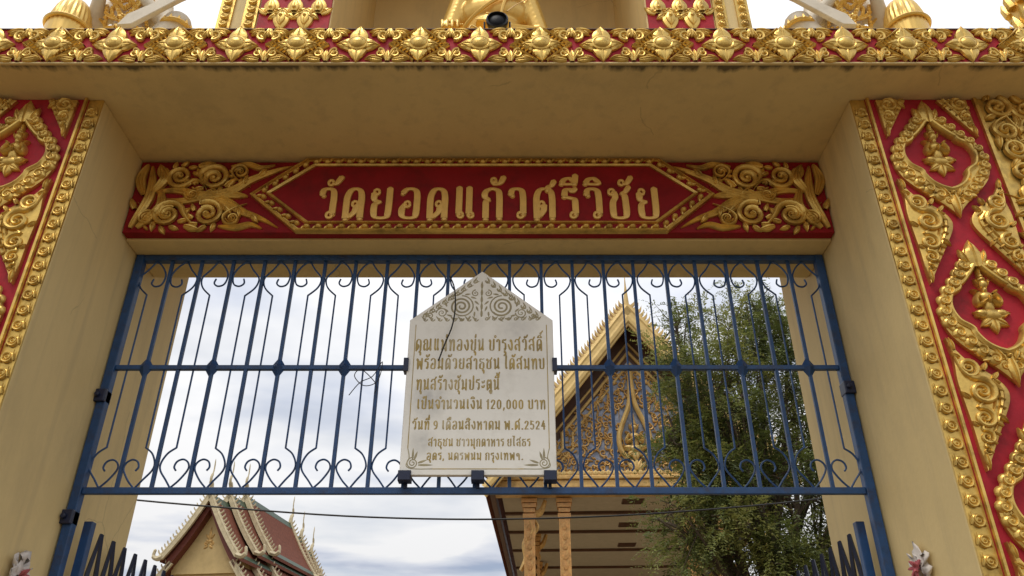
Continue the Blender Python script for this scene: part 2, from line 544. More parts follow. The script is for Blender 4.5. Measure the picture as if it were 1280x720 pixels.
def blob_mesh(name, parts, material, voxel=0.014, smooth_it=6):
    """one continuous surface grown from capsules / ellipsoids (remeshed together)"""
    bm = bmesh.new()
    for p in parts:
        if p[0] == 'e':
            _, c, r = p
            mt = Matrix.Translation(c) @ Matrix.Diagonal((r[0], r[1], r[2], 1))
            bmesh.ops.create_uvsphere(bm, u_segments=20, v_segments=12, radius=1, matrix=mt)
        else:
            _, a, b, ra, rb = p
            a = Vector(a); b = Vector(b)
            N = max(3, int((b - a).length / (min(ra, rb) * 0.5)) + 1)
            for i in range(N + 1):
                t = i / N
                bmesh.ops.create_icosphere(bm, subdivisions=2, radius=ra + (rb - ra) * t, matrix=Matrix.Translation(a.lerp(b, t)))
    me = bpy.data.meshes.new(name + '_raw')
    bm.to_mesh(me); bm.free()
    o = bpy.data.objects.new(name + '_raw', me)
    col.objects.link(o)
    rm = o.modifiers.new('r', 'REMESH'); rm.mode = 'VOXEL'; rm.voxel_size = voxel; rm.use_smooth_shade = True
    sm = o.modifiers.new('s', 'SMOOTH'); sm.factor = 0.5; sm.iterations = smooth_it
    dg = bpy.context.evaluated_depsgraph_get()
    me2 = bpy.data.meshes.new_from_object(o.evaluated_get(dg))
    me2.name = name
    bpy.data.objects.remove(o)
    bpy.data.meshes.remove(me)
    me2.materials.clear(); me2.materials.append(material)
    me2.polygons.foreach_set('use_smooth', [True] * len(me2.polygons))
    return me2


# ------------------------------------------------------------------ Thai stroke lettering
def LP(x, y, r=0.095):
    return [(x + r * math.cos(a), y + r * math.sin(a)) for a in [i * PI / 5 for i in range(11)]]


GL = {}   # char: (advance, [strokes]); a stroke is a list of points, smoothed


def g(ch, w, *st): GL[ch] = (w, st)


bowl = [(.2, .84), (.18, .5), (.18, .12), (.28, .02), (.5, .02), (.6, .12), (.62, .5), (.62, 1)]
g('ก', .72, [(.14, 0), (.14, .3), (.15, .55), (.24, .62)], [(.24, .62), (.1, .74), (.16, .92), (.36, 1), (.56, .92), (.6, .7), (.6, .3), (.6, 0)])
g('ข', .74, LP(.12, .88), [(.2, .86), (.24, .7), (.15, .52), (.15, .12), (.26, .02), (.48, .02), (.58, .12), (.6, .5), (.6, 1)])
g('ช', .78, LP(.12, .88), [(.2, .86), (.24, .7), (.15, .52), (.15, .12), (.26, .02), (.48, .02), (.58, .12), (.58, .5), (.56, .74), (.48, .84)], [(.48, .84), (.6, .9), (.72, 1.06)])
g('ซ', .78, LP(.08, .84, .08), [(.16, .86), (.22, .94), (.26, .7), (.15, .52), (.15, .12), (.26, .02), (.48, .02), (.58, .12), (.58, .5), (.56, .74), (.48, .84)], [(.48, .84), (.6, .9), (.72, 1.06)])
g('ค', .78, LP(.3, .46, .09), [(.38, .42), (.36, .25), (.24, .08)], [(.14, 0), (.13, .4), (.14, .72), (.24, .94), (.42, 1), (.6, .92), (.66, .7), (.66, .3), (.66, 0)])
g('ศ', .82, LP(.3, .46, .09), [(.38, .42), (.36, .25), (.24, .08)], [(.14, 0), (.13, .4), (.14, .72), (.24, .94), (.42, 1), (.6, .92), (.66, .7), (.66, .3), (.66, 0)], [(.52, .95), (.56, 1.06), (.66, 1.12), (.74, 1.26)])
g('ด', .76, LP(.42, .47, .09), [(.47, .4), (.43, .22), (.26, .05)], [(.14, 0), (.13, .4), (.14, .72), (.24, .94), (.4, 1), (.56, .92), (.62, .7), (.62, .3), (.62, 0)])
g('ต', .78, LP(.42, .47, .09), [(.47, .4), (.43, .22), (.26, .05)], [(.14, 0), (.13, .4), (.14, .72), (.22, .96), (.38, .84)], [(.38, .84), (.54, .97), (.63, .7), (.64, .3), (.64, 0)])
g('ง', .62, LP(.36, .88), [(.44, .84), (.5, .5), (.48, .14), (.38, .02)], [(.38, .02), (.22, .16), (.06, .5)])
g('จ', .68, [(.08, .8), (.18, .97), (.36, 1), (.54, .9), (.58, .6), (.57, .12), (.44, .03)], [(.44, .03), (.34, .2), (.3, .42)], LP(.22, .46, .085))
g('ณ', 1.15, LP(.2, .1), [(.12, .14), (.13, .5), (.26, .62)], [(.26, .62), (.1, .74), (.16, .92), (.32, 1), (.48, .92), (.52, .6), (.52, .02)], [(.52, .04), (.7, .14), (.88, .34)], [(.92, 1), (.92, .5), (.92, .16)], LP(.96, .1, .09))
g('ท', .78, LP(.12, .88), [(.2, .84), (.2, .5), (.2, 0)], [(.22, .35), (.32, .75), (.48, .99), (.62, .9), (.64, .6), (.64, 0)])
g('ธ', .74, [(.62, .98), (.4, .92), (.2, .98), (.12, .82), (.26, .66), (.5, .62), (.6, .5), (.6, .12), (.48, .02), (.22, .02), (.13, .12), (.13, .42)], [(.13, .42), (.2, .5), (.3, .5)])
g('น', .78, LP(.12, .88), [(.2, .84), (.2, .5), (.2, .02)], [(.2, .04), (.4, .12), (.56, .34)], [(.6, 1), (.6, .5), (.6, .16)], LP(.64, .1, .09))
g('บ', .76, LP(.12, .88), bowl)
g('ป', .76, LP(.12, .88), bowl[:-1] + [(.62, .9), (.62, 1.32)])
g('พ', .88, LP(.12, .88), [(.2, .84), (.2, .4), (.22, 0)], [(.22, .02), (.36, .4), (.46, .72)], [(.46, .72), (.56, .4), (.68, .02)], [(.7, 0), (.72, .5), (.72, 1)])
g('ม', .8, LP(.12, .88), [(.2, .84), (.2, .5), (.2, .16)], LP(.16, .1, .09), [(.24, .1), (.42, .2), (.6, .02)], [(.62, 0), (.62, .5), (.62, 1)])
g('ย', .76, LP(.18, .88, .09), [(.1, .82), (.12, .62), (.3, .55)], [(.3, .55), (.14, .44), (.14, .12), (.25, .02), (.5, .02), (.6, .12), (.62, .5), (.62, 1)])
g('ร', .56, [(.08, .74), (.12, .94), (.26, .98), (.36, .9), (.46, 1.0)], [(.1, .72), (.28, .68), (.42, .62), (.44, .4), (.44, .14)], LP(.36, .1, .09))
g('ว', .64, [(.08, .84), (.16, .97), (.32, 1), (.46, .92), (.5, .7), (.5, .4), (.5, .14)], LP(.41, .1, .095), [(.08, .84), (.14, .76)])
g('ส', .78, LP(.2, .14, .095), [(.12, .2), (.14, .42), (.32, .54), (.5, .5), (.6, .38)], [(.1, .8), (.2, .97), (.38, 1), (.56, .9), (.62, .6), (.62, 0)], [(.5, .95), (.6, 1.05), (.72, 1.22)])
g('ห', .82, LP(.12, .88), [(.2, .84), (.2, .5), (.2, 0)], [(.22, .3), (.36, .6), (.52, .78)], LP(.6, .86, .09), [(.54, .76), (.64, .62), (.64, .3), (.64, 0)])
g('อ', .76, LP(.3, .46, .09), [(.22, .44), (.13, .3), (.14, .1), (.26, .02), (.5, .02), (.6, .12), (.62, .5), (.6, .86), (.46, .99), (.26, .98), (.12, .84)])
g('ะ', .5, [(.1, .78), (.2, .64), (.34, .7), (.4, .86)], [(.1, .32), (.2, .18), (.34, .24), (.4, .4)])
g('า', .52, [(.06, .82), (.14, .97), (.28, .98), (.38, .84), (.38, .4), (.38, 0)])
g('ำ', .52, [(.06, .82), (.14, .97), (.28, .98), (.38, .84), (.38, .4), (.38, 0)], LP(-.16, 1.26, .1))
g('เ', .38, [(.16, 1), (.16, .5), (.16, .14)], LP(.22, .1, .085))
g('แ', .74, [(.16, 1), (.16, .5), (.16, .14)], LP(.22, .1, .085), [(.5, 1), (.5, .5), (.5, .14)], LP(.56, .1, .085))
g('โ', .46, [(.2, 1.1), (.2, .5), (.2, .14)], LP(.26, .1, .085), [(.02, 1.42), (.16, 1.34), (.3, 1.42), (.2, 1.1)])
g('ไ', .44, [(.24, 1.2), (.22, .6), (.22, .14)], LP(.28, .1, .085), [(-.02, 1.3), (.1, 1.42), (.2, 1.3), (.24, 1.2)])
g('ฯ', .7, [(.1, .7), (.2, .9), (.4, .9), (.5, .7)], LP(.2, .6, .1), [(.5, .7), (.5, .3), (.5, 0)])
g('0', .66, [(.3, 1), (.12, .85), (.08, .5), (.12, .15), (.3, 0), (.48, .15), (.52, .5), (.48, .85), (.3, 1)])
g('1', .42, [(.06, .84), (.22, 1)], [(.22, 1), (.22, .5), (.22, 0)])
g('2', .64, [(.08, .78), (.18, .96), (.36, .99), (.5, .84), (.44, .56), (.24, .3), (.08, .03)], [(.08, .03), (.54, .03)])
g('4', .64, [(.36, 1), (.22, .7), (.08, .38)], [(.08, .36), (.3, .36), (.58, .36)], [(.42, .7), (.42, .4), (.42, 0)])
g('5', .64, [(.48, .98), (.14, .98)], [(.14, .98), (.12, .58)], [(.12, .58), (.3, .64), (.48, .52), (.52, .3), (.42, .08), (.24, .01), (.08, .12)])
g('9', .66, [(.52, .66), (.44, .48), (.26, .44), (.1, .58), (.1, .84), (.26, 1), (.44, .94), (.52, .7), (.48, .3), (.34, .06), (.12, .04)])
g(',', .28, [(.14, .08), (.12, -.02), (.06, -.14)])
g('.', .28, [(.1, .02), (.14, .08), (.18, .02), (.1, .02)])
g(' ', .42)
# marks: drawn over the previous letter; (0,0) is the letter's right stem, level 1 just above the x-height
MK = {
    'ั': [LP(-.2, 1.2, .085), [(-.12, 1.16), (0, 1.2), (.14, 1.4)]],
    'ิ': [[(-.46, 1.18), (-.36, 1.32), (-.18, 1.36), (-.02, 1.18), (-.24, 1.16), (-.46, 1.18)]],
    'ี': [[(-.46, 1.18), (-.36, 1.32), (-.18, 1.36), (-.02, 1.2), (-.24, 1.16), (-.46, 1.18)], [(-.02, 1.18), (0, 1.3), (.02, 1.46)]],
    'ื': [[(-.46, 1.18), (-.36, 1.32), (-.18, 1.36), (-.02, 1.2), (-.24, 1.16), (-.46, 1.18)], [(-.02, 1.18), (0, 1.3), (.02, 1.46)], [(-.14, 1.3), (-.14, 1.46)]],
    'ุ': [LP(-.12, -.14, .07), [(-.06, -.12), (0, -.2), (.0, -.4)]],
    'ู': [LP(-.22, -.14, .07), [(-.16, -.14), (-.14, -.34), (0, -.36), (.04, -.12)]],
    '่': [[(-.04, 1.2), (-.02, 1.3), (0, 1.44)]],
    '้': [LP(-.22, 1.28, .08), [(-.16, 1.24), (-.2, 1.16), (0, 1.2), (.12, 1.4)]],
    '์': [LP(-.1, 1.26, .08), [(-.04, 1.32), (.04, 1.38), (.14, 1.5)]],
    '็': [LP(-.24, 1.24, .07), [(-.3, 1.28), (-.2, 1.4), (-.02, 1.3), (.1, 1.44)]],
}
UPPER = set('ัิีื็')


def lettering(text, height, h=0.006, thick=0.115, thin=0.06, gap=0.16, fit=None, skip=()):
    """returns an MB, origin at the baseline's left end"""
    x = 0.0
    strokes = []
    prev_w = 0; prev_upper = False
    for i, ch in enumerate(text):
        if ch in MK:
            lift = 0.28 if (ch in '่้์' and prev_upper) else 0.0
            ox = x - gap - 0.1
            if ch not in 'ุู' and i and 'ป' in text[max(0, i - 1):i]: ox -= 0.12
            for s in MK[ch]:
                strokes.append([(px + ox, py + lift) for px, py in s])
            if ch in UPPER: prev_upper = True
        else:
            w, st = GL[ch]
            for s in st:
                strokes.append([(px + x, py) for px, py in s])
            x += w + (gap if ch != ' ' else 0)
            prev_upper = False
    total = x - gap
    sx = height if fit is None else fit / total
    mb = MB()
    for s in strokes:
        p = smooth_path(s, 4 if len(s) > 2 else 3)
        ws = []
        loop = len(s) == 11 and math.hypot(s[0][0] - s[-1][0], s[0][1] - s[-1][1]) < 1e-6 and max(q[0] for q in s) - min(q[0] for q in s) < .25
        for k in range(len(p)):
            a = p[max(k - 1, 0)]; b = p[min(k + 1, len(p) - 1)]
            dx, dy = abs(b[0] - a[0]), abs(b[1] - a[1])
            f = dy / (math.hypot(dx, dy) or 1)
            ws.append((thin + (thick - thin) * f ** 1.5) if not loop else thin * 0.9)
        pp = [(q[0] * sx, q[1] * height) for q in p]
        # small pen caps
        pp = [(pp[0][0] + (pp[0][0] - pp[1][0]) * .3, pp[0][1] + (pp[0][1] - pp[1][1]) * .3)] + pp if not loop else pp
        ws = [ws[0]] + ws if not loop else ws
        wss = [w_ * min(height, sx * 1.0) for w_ in ws]
        jit = random.uniform(0, 0.0004)
        mb.ribbon(pp, wss, h + jit, 0.0, prof=[(-1, 0), (-0.97, 0.85), (-0.6, 1), (0.6, 1), (0.97, 0.85), (1, 0)])
        for e in (0, -1):
            if not loop:
                mb.dome(pp[e][0], pp[e][1], wss[e] * 0.99, wss[e] * 0.99, h * 0.95, 0, n=10, m=2)
    return mb, total * sx


# ================================================================== ground
gm = MB()
gm.add([(-900, -900, 0), (900, -900, 0), (900, 1500, 0), (-900, 1500, 0)], [(0, 1, 2, 3)])
ground = gm.build('ground', M['ground'])
ground['kind'] = 'structure'

# ================================================================== the gate
HW = 2.02              # half the opening
YF, YG, YR = 3.26, 4.0, 4.72   # pillar front, grille, pillar rear
ZC = 4.655             # underside of the canopy
YB = 2.985             # cornice front
ZT = 4.895             # cornice top
gate = thing('gate_archway', 'cream temple gate archway with red and gold carved pillars and gold flower cornice', 'gateway', (0, YG, 0))
GO = Vector((0, YG, 0))


def gloc(x, y, z): return (x - GO.x, y - GO.y, z - GO.z)


# --- carvings -------------------------------------------------------
def curl_lobe(mb, u, v, ang, size, h, base, d=1):
    """round carved lobe with a curl in it"""
    ca, sa = math.cos(ang), math.sin(ang)
    mb.dome(u, v, size * .88, size * .80, h * .75, base, n=14, m=4, ang=ang)
    mb.petal(u - sa * size * .3 * d, v + ca * size * .3 * d, ang + .9 * d, size * 1.15, size * .42, h * .6, base, peak=.4, rows=6, rib=0)
    mb.spiral(u, v, size * 0.66, 1.45, ang + PI * 0.5 * d, d, size * 0.16, h * 0.55, base + h * 0.42)


def medallion_mb():
    mb = MB()
    half = [(0, .362), (.055, .275), (.125, .175), (.197, .07), (.232, -.03), (.205, -.135), (.13, -.225), (.055, -.295), (0, -.362)]
    hp = smooth_path(half, 6)
    outer = hp + [(-x, y) for x, y in reversed(hp[1:-1])]
    ih = [(0, .20), (.035, .155), (.075, .112), (.098, .098)]
    ih2 = [(.098, .098), (.098, .082), (.138, .062), (.152, .01), (.135, -.045), (.102, -.066), (.086, -.078)]
    ih3 = [(.086, -.078), (.09, -.098), (.07, -.14), (.035, -.163), (0, -.168)]
    ip = smooth_path(ih, 4)[:-1] + smooth_path(ih2, 5)[:-1] + smooth_path(ih3, 4)
    ip = [(x * 1.10, y * 1.10 + .006) for x, y in ip]
    inner = ip + [(-x, y) for x, y in reversed(ip[1:-1])]

    def resample(poly, n):
        d = [0]
        N = len(poly)
        for i in range(N):
            a, b = poly[i], poly[(i + 1) % N]
            d.append(d[-1] + math.hypot(b[0] - a[0], b[1] - a[1]))
        out = []
        j = 0
        for k in range(n):
            s = d[-1] * k / n
            while d[j + 1] < s: j += 1
            a, b = poly[j], poly[(j + 1) % N]
            t = (s - d[j]) / ((d[j + 1] - d[j]) or 1)
            out.append((a[0] + (b[0] - a[0]) * t, a[1] + (b[1] - a[1]) * t))
        return out
    n = 96
    o = resample(outer, n); i_ = resample(inner, n)
    grid = []
    for k in range(n + 1):
        a, b = o[k % n], i_[k % n]
        row = []
        for t, h in ((0, 0.0), (0.0, .016), (.12, .022), (.6, .024), (.86, .020), (.9, 0.0)):
            row.append((a[0] + (b[0] - a[0]) * t, a[1] + (b[1] - a[1]) * t, h))
        grid.append(row)
    mb.rel(grid)
    # smooth raised inner frame
    fr = [(a[0] + (b[0] - a[0]) * .8, a[1] + (b[1] - a[1]) * .8) for a, b in zip(o, i_)]
    fr.append(fr[0])
    mb.ribbon(fr, .0155, .036, 0, prof=[(-1, 0), (-.95, .7), (-.5, .95), (0, 1), (.5, .8), (.8, .75), (1, 0)])
    # lobes round the rim
    mid = [(a[0] + (b[0] - a[0]) * .30, a[1] + (b[1] - a[1]) * .30) for a, b in zip(o, i_)]
    rim = resample(mid, 27)
    for k, (x, y) in enumerate(rim):
        if y > .27 or y < -.27: continue
        d = 1 if x > 0 else -1
        ang = math.atan2(y, x) + (0.55 if y > -0.1 else 0.2) * d
        curl_lobe(mb, x, y, ang, .037, .030, .014, d)
    # crown leaf on top, pendant below
    mb.petal(0, .215, PI / 2, .15, .042, .034, .012, peak=.35)
    mb.petal(-.03, .24, PI * .62, .08, .02, .026, .012); mb.petal(.03, .24, PI * .38, .08, .02, .026, .012)
    for s in (-1, 1):
        mb.spiral(s * .034, -.235, .024, 1.4, PI / 2, -s, .006, .022, .014)
        mb.spiral(s * .026, -.285, .017, 1.3, PI / 2, -s, .005, .02, .014)
        mb.petal(s * .05, -.2, -PI / 2 - s * .5, .07, .015, .022, .014)
    mb.petal(0, -.25, -PI / 2, .13, .026, .03, .012, peak=.3)
    mb.dome(0, -.235, .014, .014, .042, 0)
    return mb


def deity_mb():
    """small praying deity on a lotus, in relief"""
    mb = MB()
    # lotus
    for a, l, w in ((-PI / 2, .066, .026), (-PI / 2 - 1.05, .07, .02), (-PI / 2 + 1.05, .07, .02)):
        mb.petal(0, -.05, a, l, w, .03, .0, peak=.4)
    for s in (-1, 1):
        mb.petal(s * .02, -.045, PI / 2 - s * 1.25, .065, .014, .03, .004)
        mb.spiral(s * .062, -.035, .011, 1.2, 0, s, .004, .026)
    # lap and knees, waist, chest
    mb.dome(0, -.035, .062, .028, .036)
    mb.dome(-.04, -.03, .032, .02, .038); mb.dome(.04, -.03, .032, .02, .038)
    mb.dome(0, .005, .026, .04, .034)
    mb.dome(0, .042, .035, .026, .04)
    # arms: shoulder, elbow, hands together
    for s in (-1, 1):
        mb.ribbon(smooth_path([(s * .034, .054), (s * .05, .026), (s * .044, .006), (s * .01, .024)], 4), .010, .046)
        mb.petal(s * .03, .055, PI / 2 - s * 1.0, .035, .008, .04)
    mb.petal(0, .01, PI / 2, .04, .012, .056)
    # neck, head, tiered crown
    mb.dome(0, .072, .013, .018, .036)
    mb.dome(0, .094, .021, .025, .046)
    for s in (-1, 1):
        mb.petal(s * .018, .09, PI / 2 - s * .35, .036, .007, .034)
    mb.dome(0, .117, .021, .011, .042)
    mb.dome(0, .131, .014, .01, .038)
    mb.petal(0, .132, PI / 2, .065, .0105, .03, peak=.1)
    return mb


def leaf_mb():
    """half-leaf with curls: straight outer edge on the left, bulging to the right"""
    mb = MB()
    out = smooth_path([(.012, .30), (.022, .20), (.012, .10), (.016, 0), (.02, -.1), (.02, -.2), (.024, -.285)], 5)
    inn = smooth_path([(.024, -.285), (.075, -.2), (.14, -.09), (.196, .01), (.20, .07), (.155, .13), (.095, .175), (.05, .225), (.012, .30)], 5)
    ino = inn[::-1]
    def rs(pl, n_):
        z_ = [(pl[0][1] + (pl[-1][1] - pl[0][1]) * i / n_) for i in range(n_ + 1)]
        o_ = []
        for zz in z_:
            for a_, b_ in zip(pl[:-1], pl[1:]):
                if (a_[1] - zz) * (b_[1] - zz) <= 1e-12:
                    t_ = (zz - a_[1]) / ((b_[1] - a_[1]) or 1e-9)
                    o_.append((a_[0] + (b_[0] - a_[0]) * t_, zz)); break
        return o_
    A_, B_ = rs(out, 30), rs(ino, 30)
    mb.rel([[(a_[0] + (b_[0] - a_[0]) * q, a_[1], h_) for q, h_ in ((0, 0), (.0, .018), (.06, .022), (.5, .024), (.94, .022), (1, .018), (1, 0))] for a_, b_ in zip(A_, B_)])
    # ribs along the bulging edge
    mb.ribbon([(x * .9 + .006, y * .96) for x, y in smooth_path([(.05, -.21), (.11, -.11), (.165, -.01), (.18, .055), (.15, .1)], 6)], .013, .02, .018, taper=(.3, 1))
    mb.ribbon(smooth_path([(.05, -.14), (.1, -.06), (.13, .0), (.135, .05)], 6), .008, .018, .018, taper=(.3, 1))
    for k in range(9):
        t_ = k / 8
        ax_, ay_ = .055 + .115 * math.sin(t_ * 1.75), -.215 + .30 * t_
        mb.ribbon([(ax_ - .016, ay_ + .012), (ax_ + .004, ay_ - .001)], .0055, .012, .026)
    # the run of curls
    mb.spiral(.064, .158, .040, 1.6, -PI / 2, 1, .0115, .026, .018, tail=(.02, .29))
    mb.spiral(.092, .048, .056, 1.8, PI / 2, -1, .0135, .030, .018, tail=(.05, .17))
    mb.spiral(.070, -.068, .043, 1.7, PI / 2, -1, .0115, .026, .018, tail=(.14, .03))
    mb.spiral(.056, -.150, .030, 1.5, PI / 2, -1, .009, .024, .018, tail=(.10, -.05))
    mb.spiral(.042, -.208, .018, 1.3, PI / 2, -1, .006, .02, .018, tail=(.07, -.14))
    mb.petal(.032, -.22, -PI / 2, .065, .012, .02, .018)
    mb.petal(.03, .24, PI / 2 + .15, .06, .012, .02, .018)
    for x, y, a, l in ((.045, .205, 2.6, .04), (.04, .02, 2.4, .045), (.04, -.1, 2.4, .03), (.155, .105, .9, .045), (.125, .145, 1.1, .045), (.13, -.05, -.9, .05)):
        mb.petal(x, y, a, l, .013, .02, .016)
    return mb


def border_unit(L, w):
    """one repeat of the curled bead strip, running up v, inner edge at u=0"""
    mb = MB()
    r_ = w * .33
    mb.dome(w * .5, 0, r_ * 1.12, r_ * 1.15, .010, .0, n=14, m=3)
    mb.spiral(w * .5, 0, r_, 1.5, -PI * .5, 1, w * .075, .013, .006, tail=(w * .18, L * .42))
    mb.petal(w * .86, -L * .30, PI / 2 + .35, L * .5, w * .10, .013, .003, rows=5, rib=0)
    mb.petal(w * .10, -L * .20, PI / 2 - .25, L * .5, w * .08, .012, .003, rows=5, rib=0)
    return mb


MED = medallion_mb(); DEI = deity_mb()
med_mesh = MED.mesh('medallion', M['gold'], True, 38)
dei_mesh = DEI.mesh('praying_figure', M['gold'], True, 45)
leafL = leaf_mb(); leafR = leafL.mirror()
leafL_mesh = leafL.mesh('leaf_carving', M['gold'], True, 38)
leafR_mesh = leafR.mesh('leaf_carving', M['gold'], True, 38)


def scroll_field(x0, x1, z0, z1, seed, h=.03):
    """dense carved scroll foliage filling a rectangle"""
    rnd = random.Random(seed)
    mb = MB()
    step = .135
    nz = int((z1 - z0) / step); nx = max(2, int((x1 - x0) / step))
    for j in range(nz):
        for i in range(nx):
            cx = x0 + (i + .5) * (x1 - x0) / nx + rnd.uniform(-.018, .018)
            cz = z0 + (j + .5) * (z1 - z0) / nz + rnd.uniform(-.018, .018)
            d = 1 if (i + j) % 2 else -1
            r = rnd.uniform(.05, .068)
            a0 = rnd.uniform(0, 2 * PI)
            mb.spiral(cx, cz, r, rnd.uniform(1.4, 1.9), a0, d, .0135, h * .7, .012,
                      tail=(cx + rnd.uniform(-.16, .16), cz + rnd.choice((-1, 1)) * .13))
            for _ in range(3):
                a = rnd.uniform(0, 2 * PI)
                mb.petal(cx + math.cos(a) * r * .9, cz + math.sin(a) * r * .9, a + d * .8, rnd.uniform(.06, .1), .02, h * .6, .008)
    return mb


# --- pillars --------------------------------------------------------
for s in (-1, 1):
    pm = MB()
    xi, xo = (HW, 3.45)
    pm.box(min(s * xi, s * xo), max(s * xi, s * xo), YF, YR, 0, ZC)
    pil = pm.build('pillar', M['wall'], gate, (-GO.x, -GO.y, -GO.z), bevel=0.008)
    pil['label'] = 'cream pillar with a red and gold carved front'
    PO = GO    # pillar vertices are in world space, shifted back by the parent offset
    base = lambda x, y, z: (x, y, z)
    # red panel
    rm = MB()
    a, b = s * (HW + .078), s * (HW + .655)
    rm.box(min(a, b), max(a, b), YF - .012, YF + .004, 0.3, ZC - .003)
    rm.build('red_panel', M['red'], pil)
    # border strip with a thin gold line each side
    bs = MB()
    a, b = s * (HW + .002), s * (HW + .078)
    bs.box(min(a, b), max(a, b), YF - .008, YF + .004, 0.3, ZC - .003)
    for q, wd in ((HW + .080, .006), (HW + .655, .009)):
        bs.box(min(s * q, s * (q + wd * 2)), max(s * q, s * (q + wd * 2)), YF - .03, YF, 0.3, ZC - .004)
    unit = border_unit(.080, .074)
    if s < 0: unit = unit.mirror()
    z = .4
    while z < ZC - .06:
        bs.join(unit, s * (HW + .002), YF - .008, z)
        z += .080
    bs.build('border_strip', M['gold'], pil, smooth=True, angle=38)
    # medallions, figures, leaves
    for k in range(5):
        cz = 4.247 - .893 * k
        cx = s * (HW + .366)
        place(med_mesh, 'medallion', pil, (cx, YF - .012, cz), rot=(0, R(random.uniform(-1.2, 1.2)), 0), scale=(1.05, 1.1, 1.02))
        place(dei_mesh, 'praying_figure', pil, (cx, YF - .012, cz + .015), scale=(1.08, .85, 1.2))
        lz = 3.785 - .893 * k
        if lz > .3:
            place(leafL_mesh, 'leaf_carving', pil, (s * HW + (.100 if s > 0 else -.638), YF - .012, lz), scale=(1.08, 1.15, 1.04))
            place(leafR_mesh, 'leaf_carving', pil, (s * HW + (.638 if s > 0 else -.100), YF - .012, lz), scale=(1.08, 1.15, 1.04))
    # lower halves of the leaves that run up under the canopy
    for mir in (False, True):
        hm = MB()
        src = leafR if mir else leafL
        bmx = bmesh.new()
        tmp = src.mesh('tmp', M['gold']); bmx.from_mesh(tmp); bpy.data.meshes.remove(tmp)
        bmesh.ops.bisect_plane(bmx, geom=bmx.verts[:] + bmx.edges[:] + bmx.faces[:], plane_co=(0, 0, -.03), plane_no=(0, 0, 1), clear_outer=True)
        bmx.verts.ensure_lookup_table()
        hm.add([v_.co for v_ in bmx.verts], [[v_.index for v_ in f_.verts] for f_ in bmx.faces]); bmx.free()
        hm.build('leaf_carving', M['gold'], pil, ((s * HW + ((.63 if mir else .108) if s > 0 else (-.108 if mir else -.63))), YF - .012, 4.66), smooth=True, angle=55)
    # gold outer zone
    gz = MB()
    a, b = s * (HW + .675), s * (xo - .01)
    gz.box(min(a, b), max(a, b), YF - .016, YF + .004, 0.3, ZC - .003)
    fld = scroll_field(min(a, b) + .02, max(a, b), 1.5, ZC - .02, 5 if s > 0 else 9, .045)
    gz.join(fld, 0, YF - .012, 0)
    gz.build('gold_carving', M['gold'], pil, smooth=True, angle=38)

# --- lintel beam and canopy -----------------------------------------
lm = MB(); lm.box(-HW + .002, HW - .002, 3.83, 4.25, 4.125, ZC + .002)
lm.build('lintel', M['wall'], gate, (-GO.x, -GO.y, -GO.z), bevel=0.006)
cm = MB(); cm.box(-4.3, 4.3, YB + .0125, 5.0, ZC, ZT - .01)
# canopy material: the same plaster with black mould streaks along the drip edge
mw = M['wall'].copy(); mw.name = 'canopy_plaster'
nt = mw.node_tree
b_ = nt.nodes['Principled BSDF']
src = b_.inputs['Base Color'].links[0].from_socket
tc = nt.nodes.new('ShaderNodeTexCoord'); sp = nt.nodes.new('ShaderNodeSeparateXYZ')
nt.links.new(tc.outputs['Object'], sp.inputs[0])
mr = nt.nodes.new('ShaderNodeMapRange')
mr.inputs['From Min'].default_value = YB + .13; mr.inputs['From Max'].default_value = YB + .012
nt.links.new(sp.outputs['Y'], mr.inputs['Value'])
mp = nt.nodes.new('ShaderNodeMapping'); mp.inputs['Scale'].default_value = (9, 2.5, 1)
nt.links.new(tc.outputs['Object'], mp.inputs[0])
nz = nt.nodes.new('ShaderNodeTexNoise'); nz.inputs['Scale'].default_value = 1.4; nz.inputs['Detail'].default_value = 6
nt.links.new(mp.outputs[0], nz.inputs['Vector'])
ml = nt.nodes.new('ShaderNodeMath'); ml.operation = 'MULTIPLY'
nt.links.new(mr.outputs[0], ml.inputs[0]); nt.links.new(nz.outputs['Fac'], ml.inputs[1])
rr = nt.nodes.new('ShaderNodeValToRGB')
rr.color_ramp.elements[0].position = .34; rr.color_ramp.elements[0].color = (0, 0, 0, 1)
rr.color_ramp.elements[1].position = .5; rr.color_ramp.elements[1].color = (.85, .85, .85, 1)
nt.links.new(ml.outputs[0], rr.inputs[0])
mx = nt.nodes.new('ShaderNodeMixRGB'); mx.inputs[2].default_value = (.05, .04, .025, 1)
nt.links.new(rr.outputs[0], mx.inputs[0]); nt.links.new(src, mx.inputs[1]); nt.links.new(mx.outputs[0], b_.inputs['Base Color'])
cm.build('canopy', mw, gate, (-GO.x, -GO.y, -GO.z))

# --- cornice --------------------------------------------------------
fm = MB(); fm.box(-4.32, 4.32, YB, YB + .012, ZC + .004, ZT)
cor = fm.build('cornice', M['red'], gate, (-GO.x, -GO.y, -GO.z))
le = MB()
le.box(-4.33, 4.33, YB - .005, YB + .0115, ZC - .005, ZC + .006)
le.build('cornice_edge', M['wall'], cor, bevel=.003)
le = MB()
le.box(-4.33, 4.33, YB - .008, YB + .0115, ZT, ZT + .008)
le.build('cornice_edge', M['hallwood'], cor, bevel=.003)


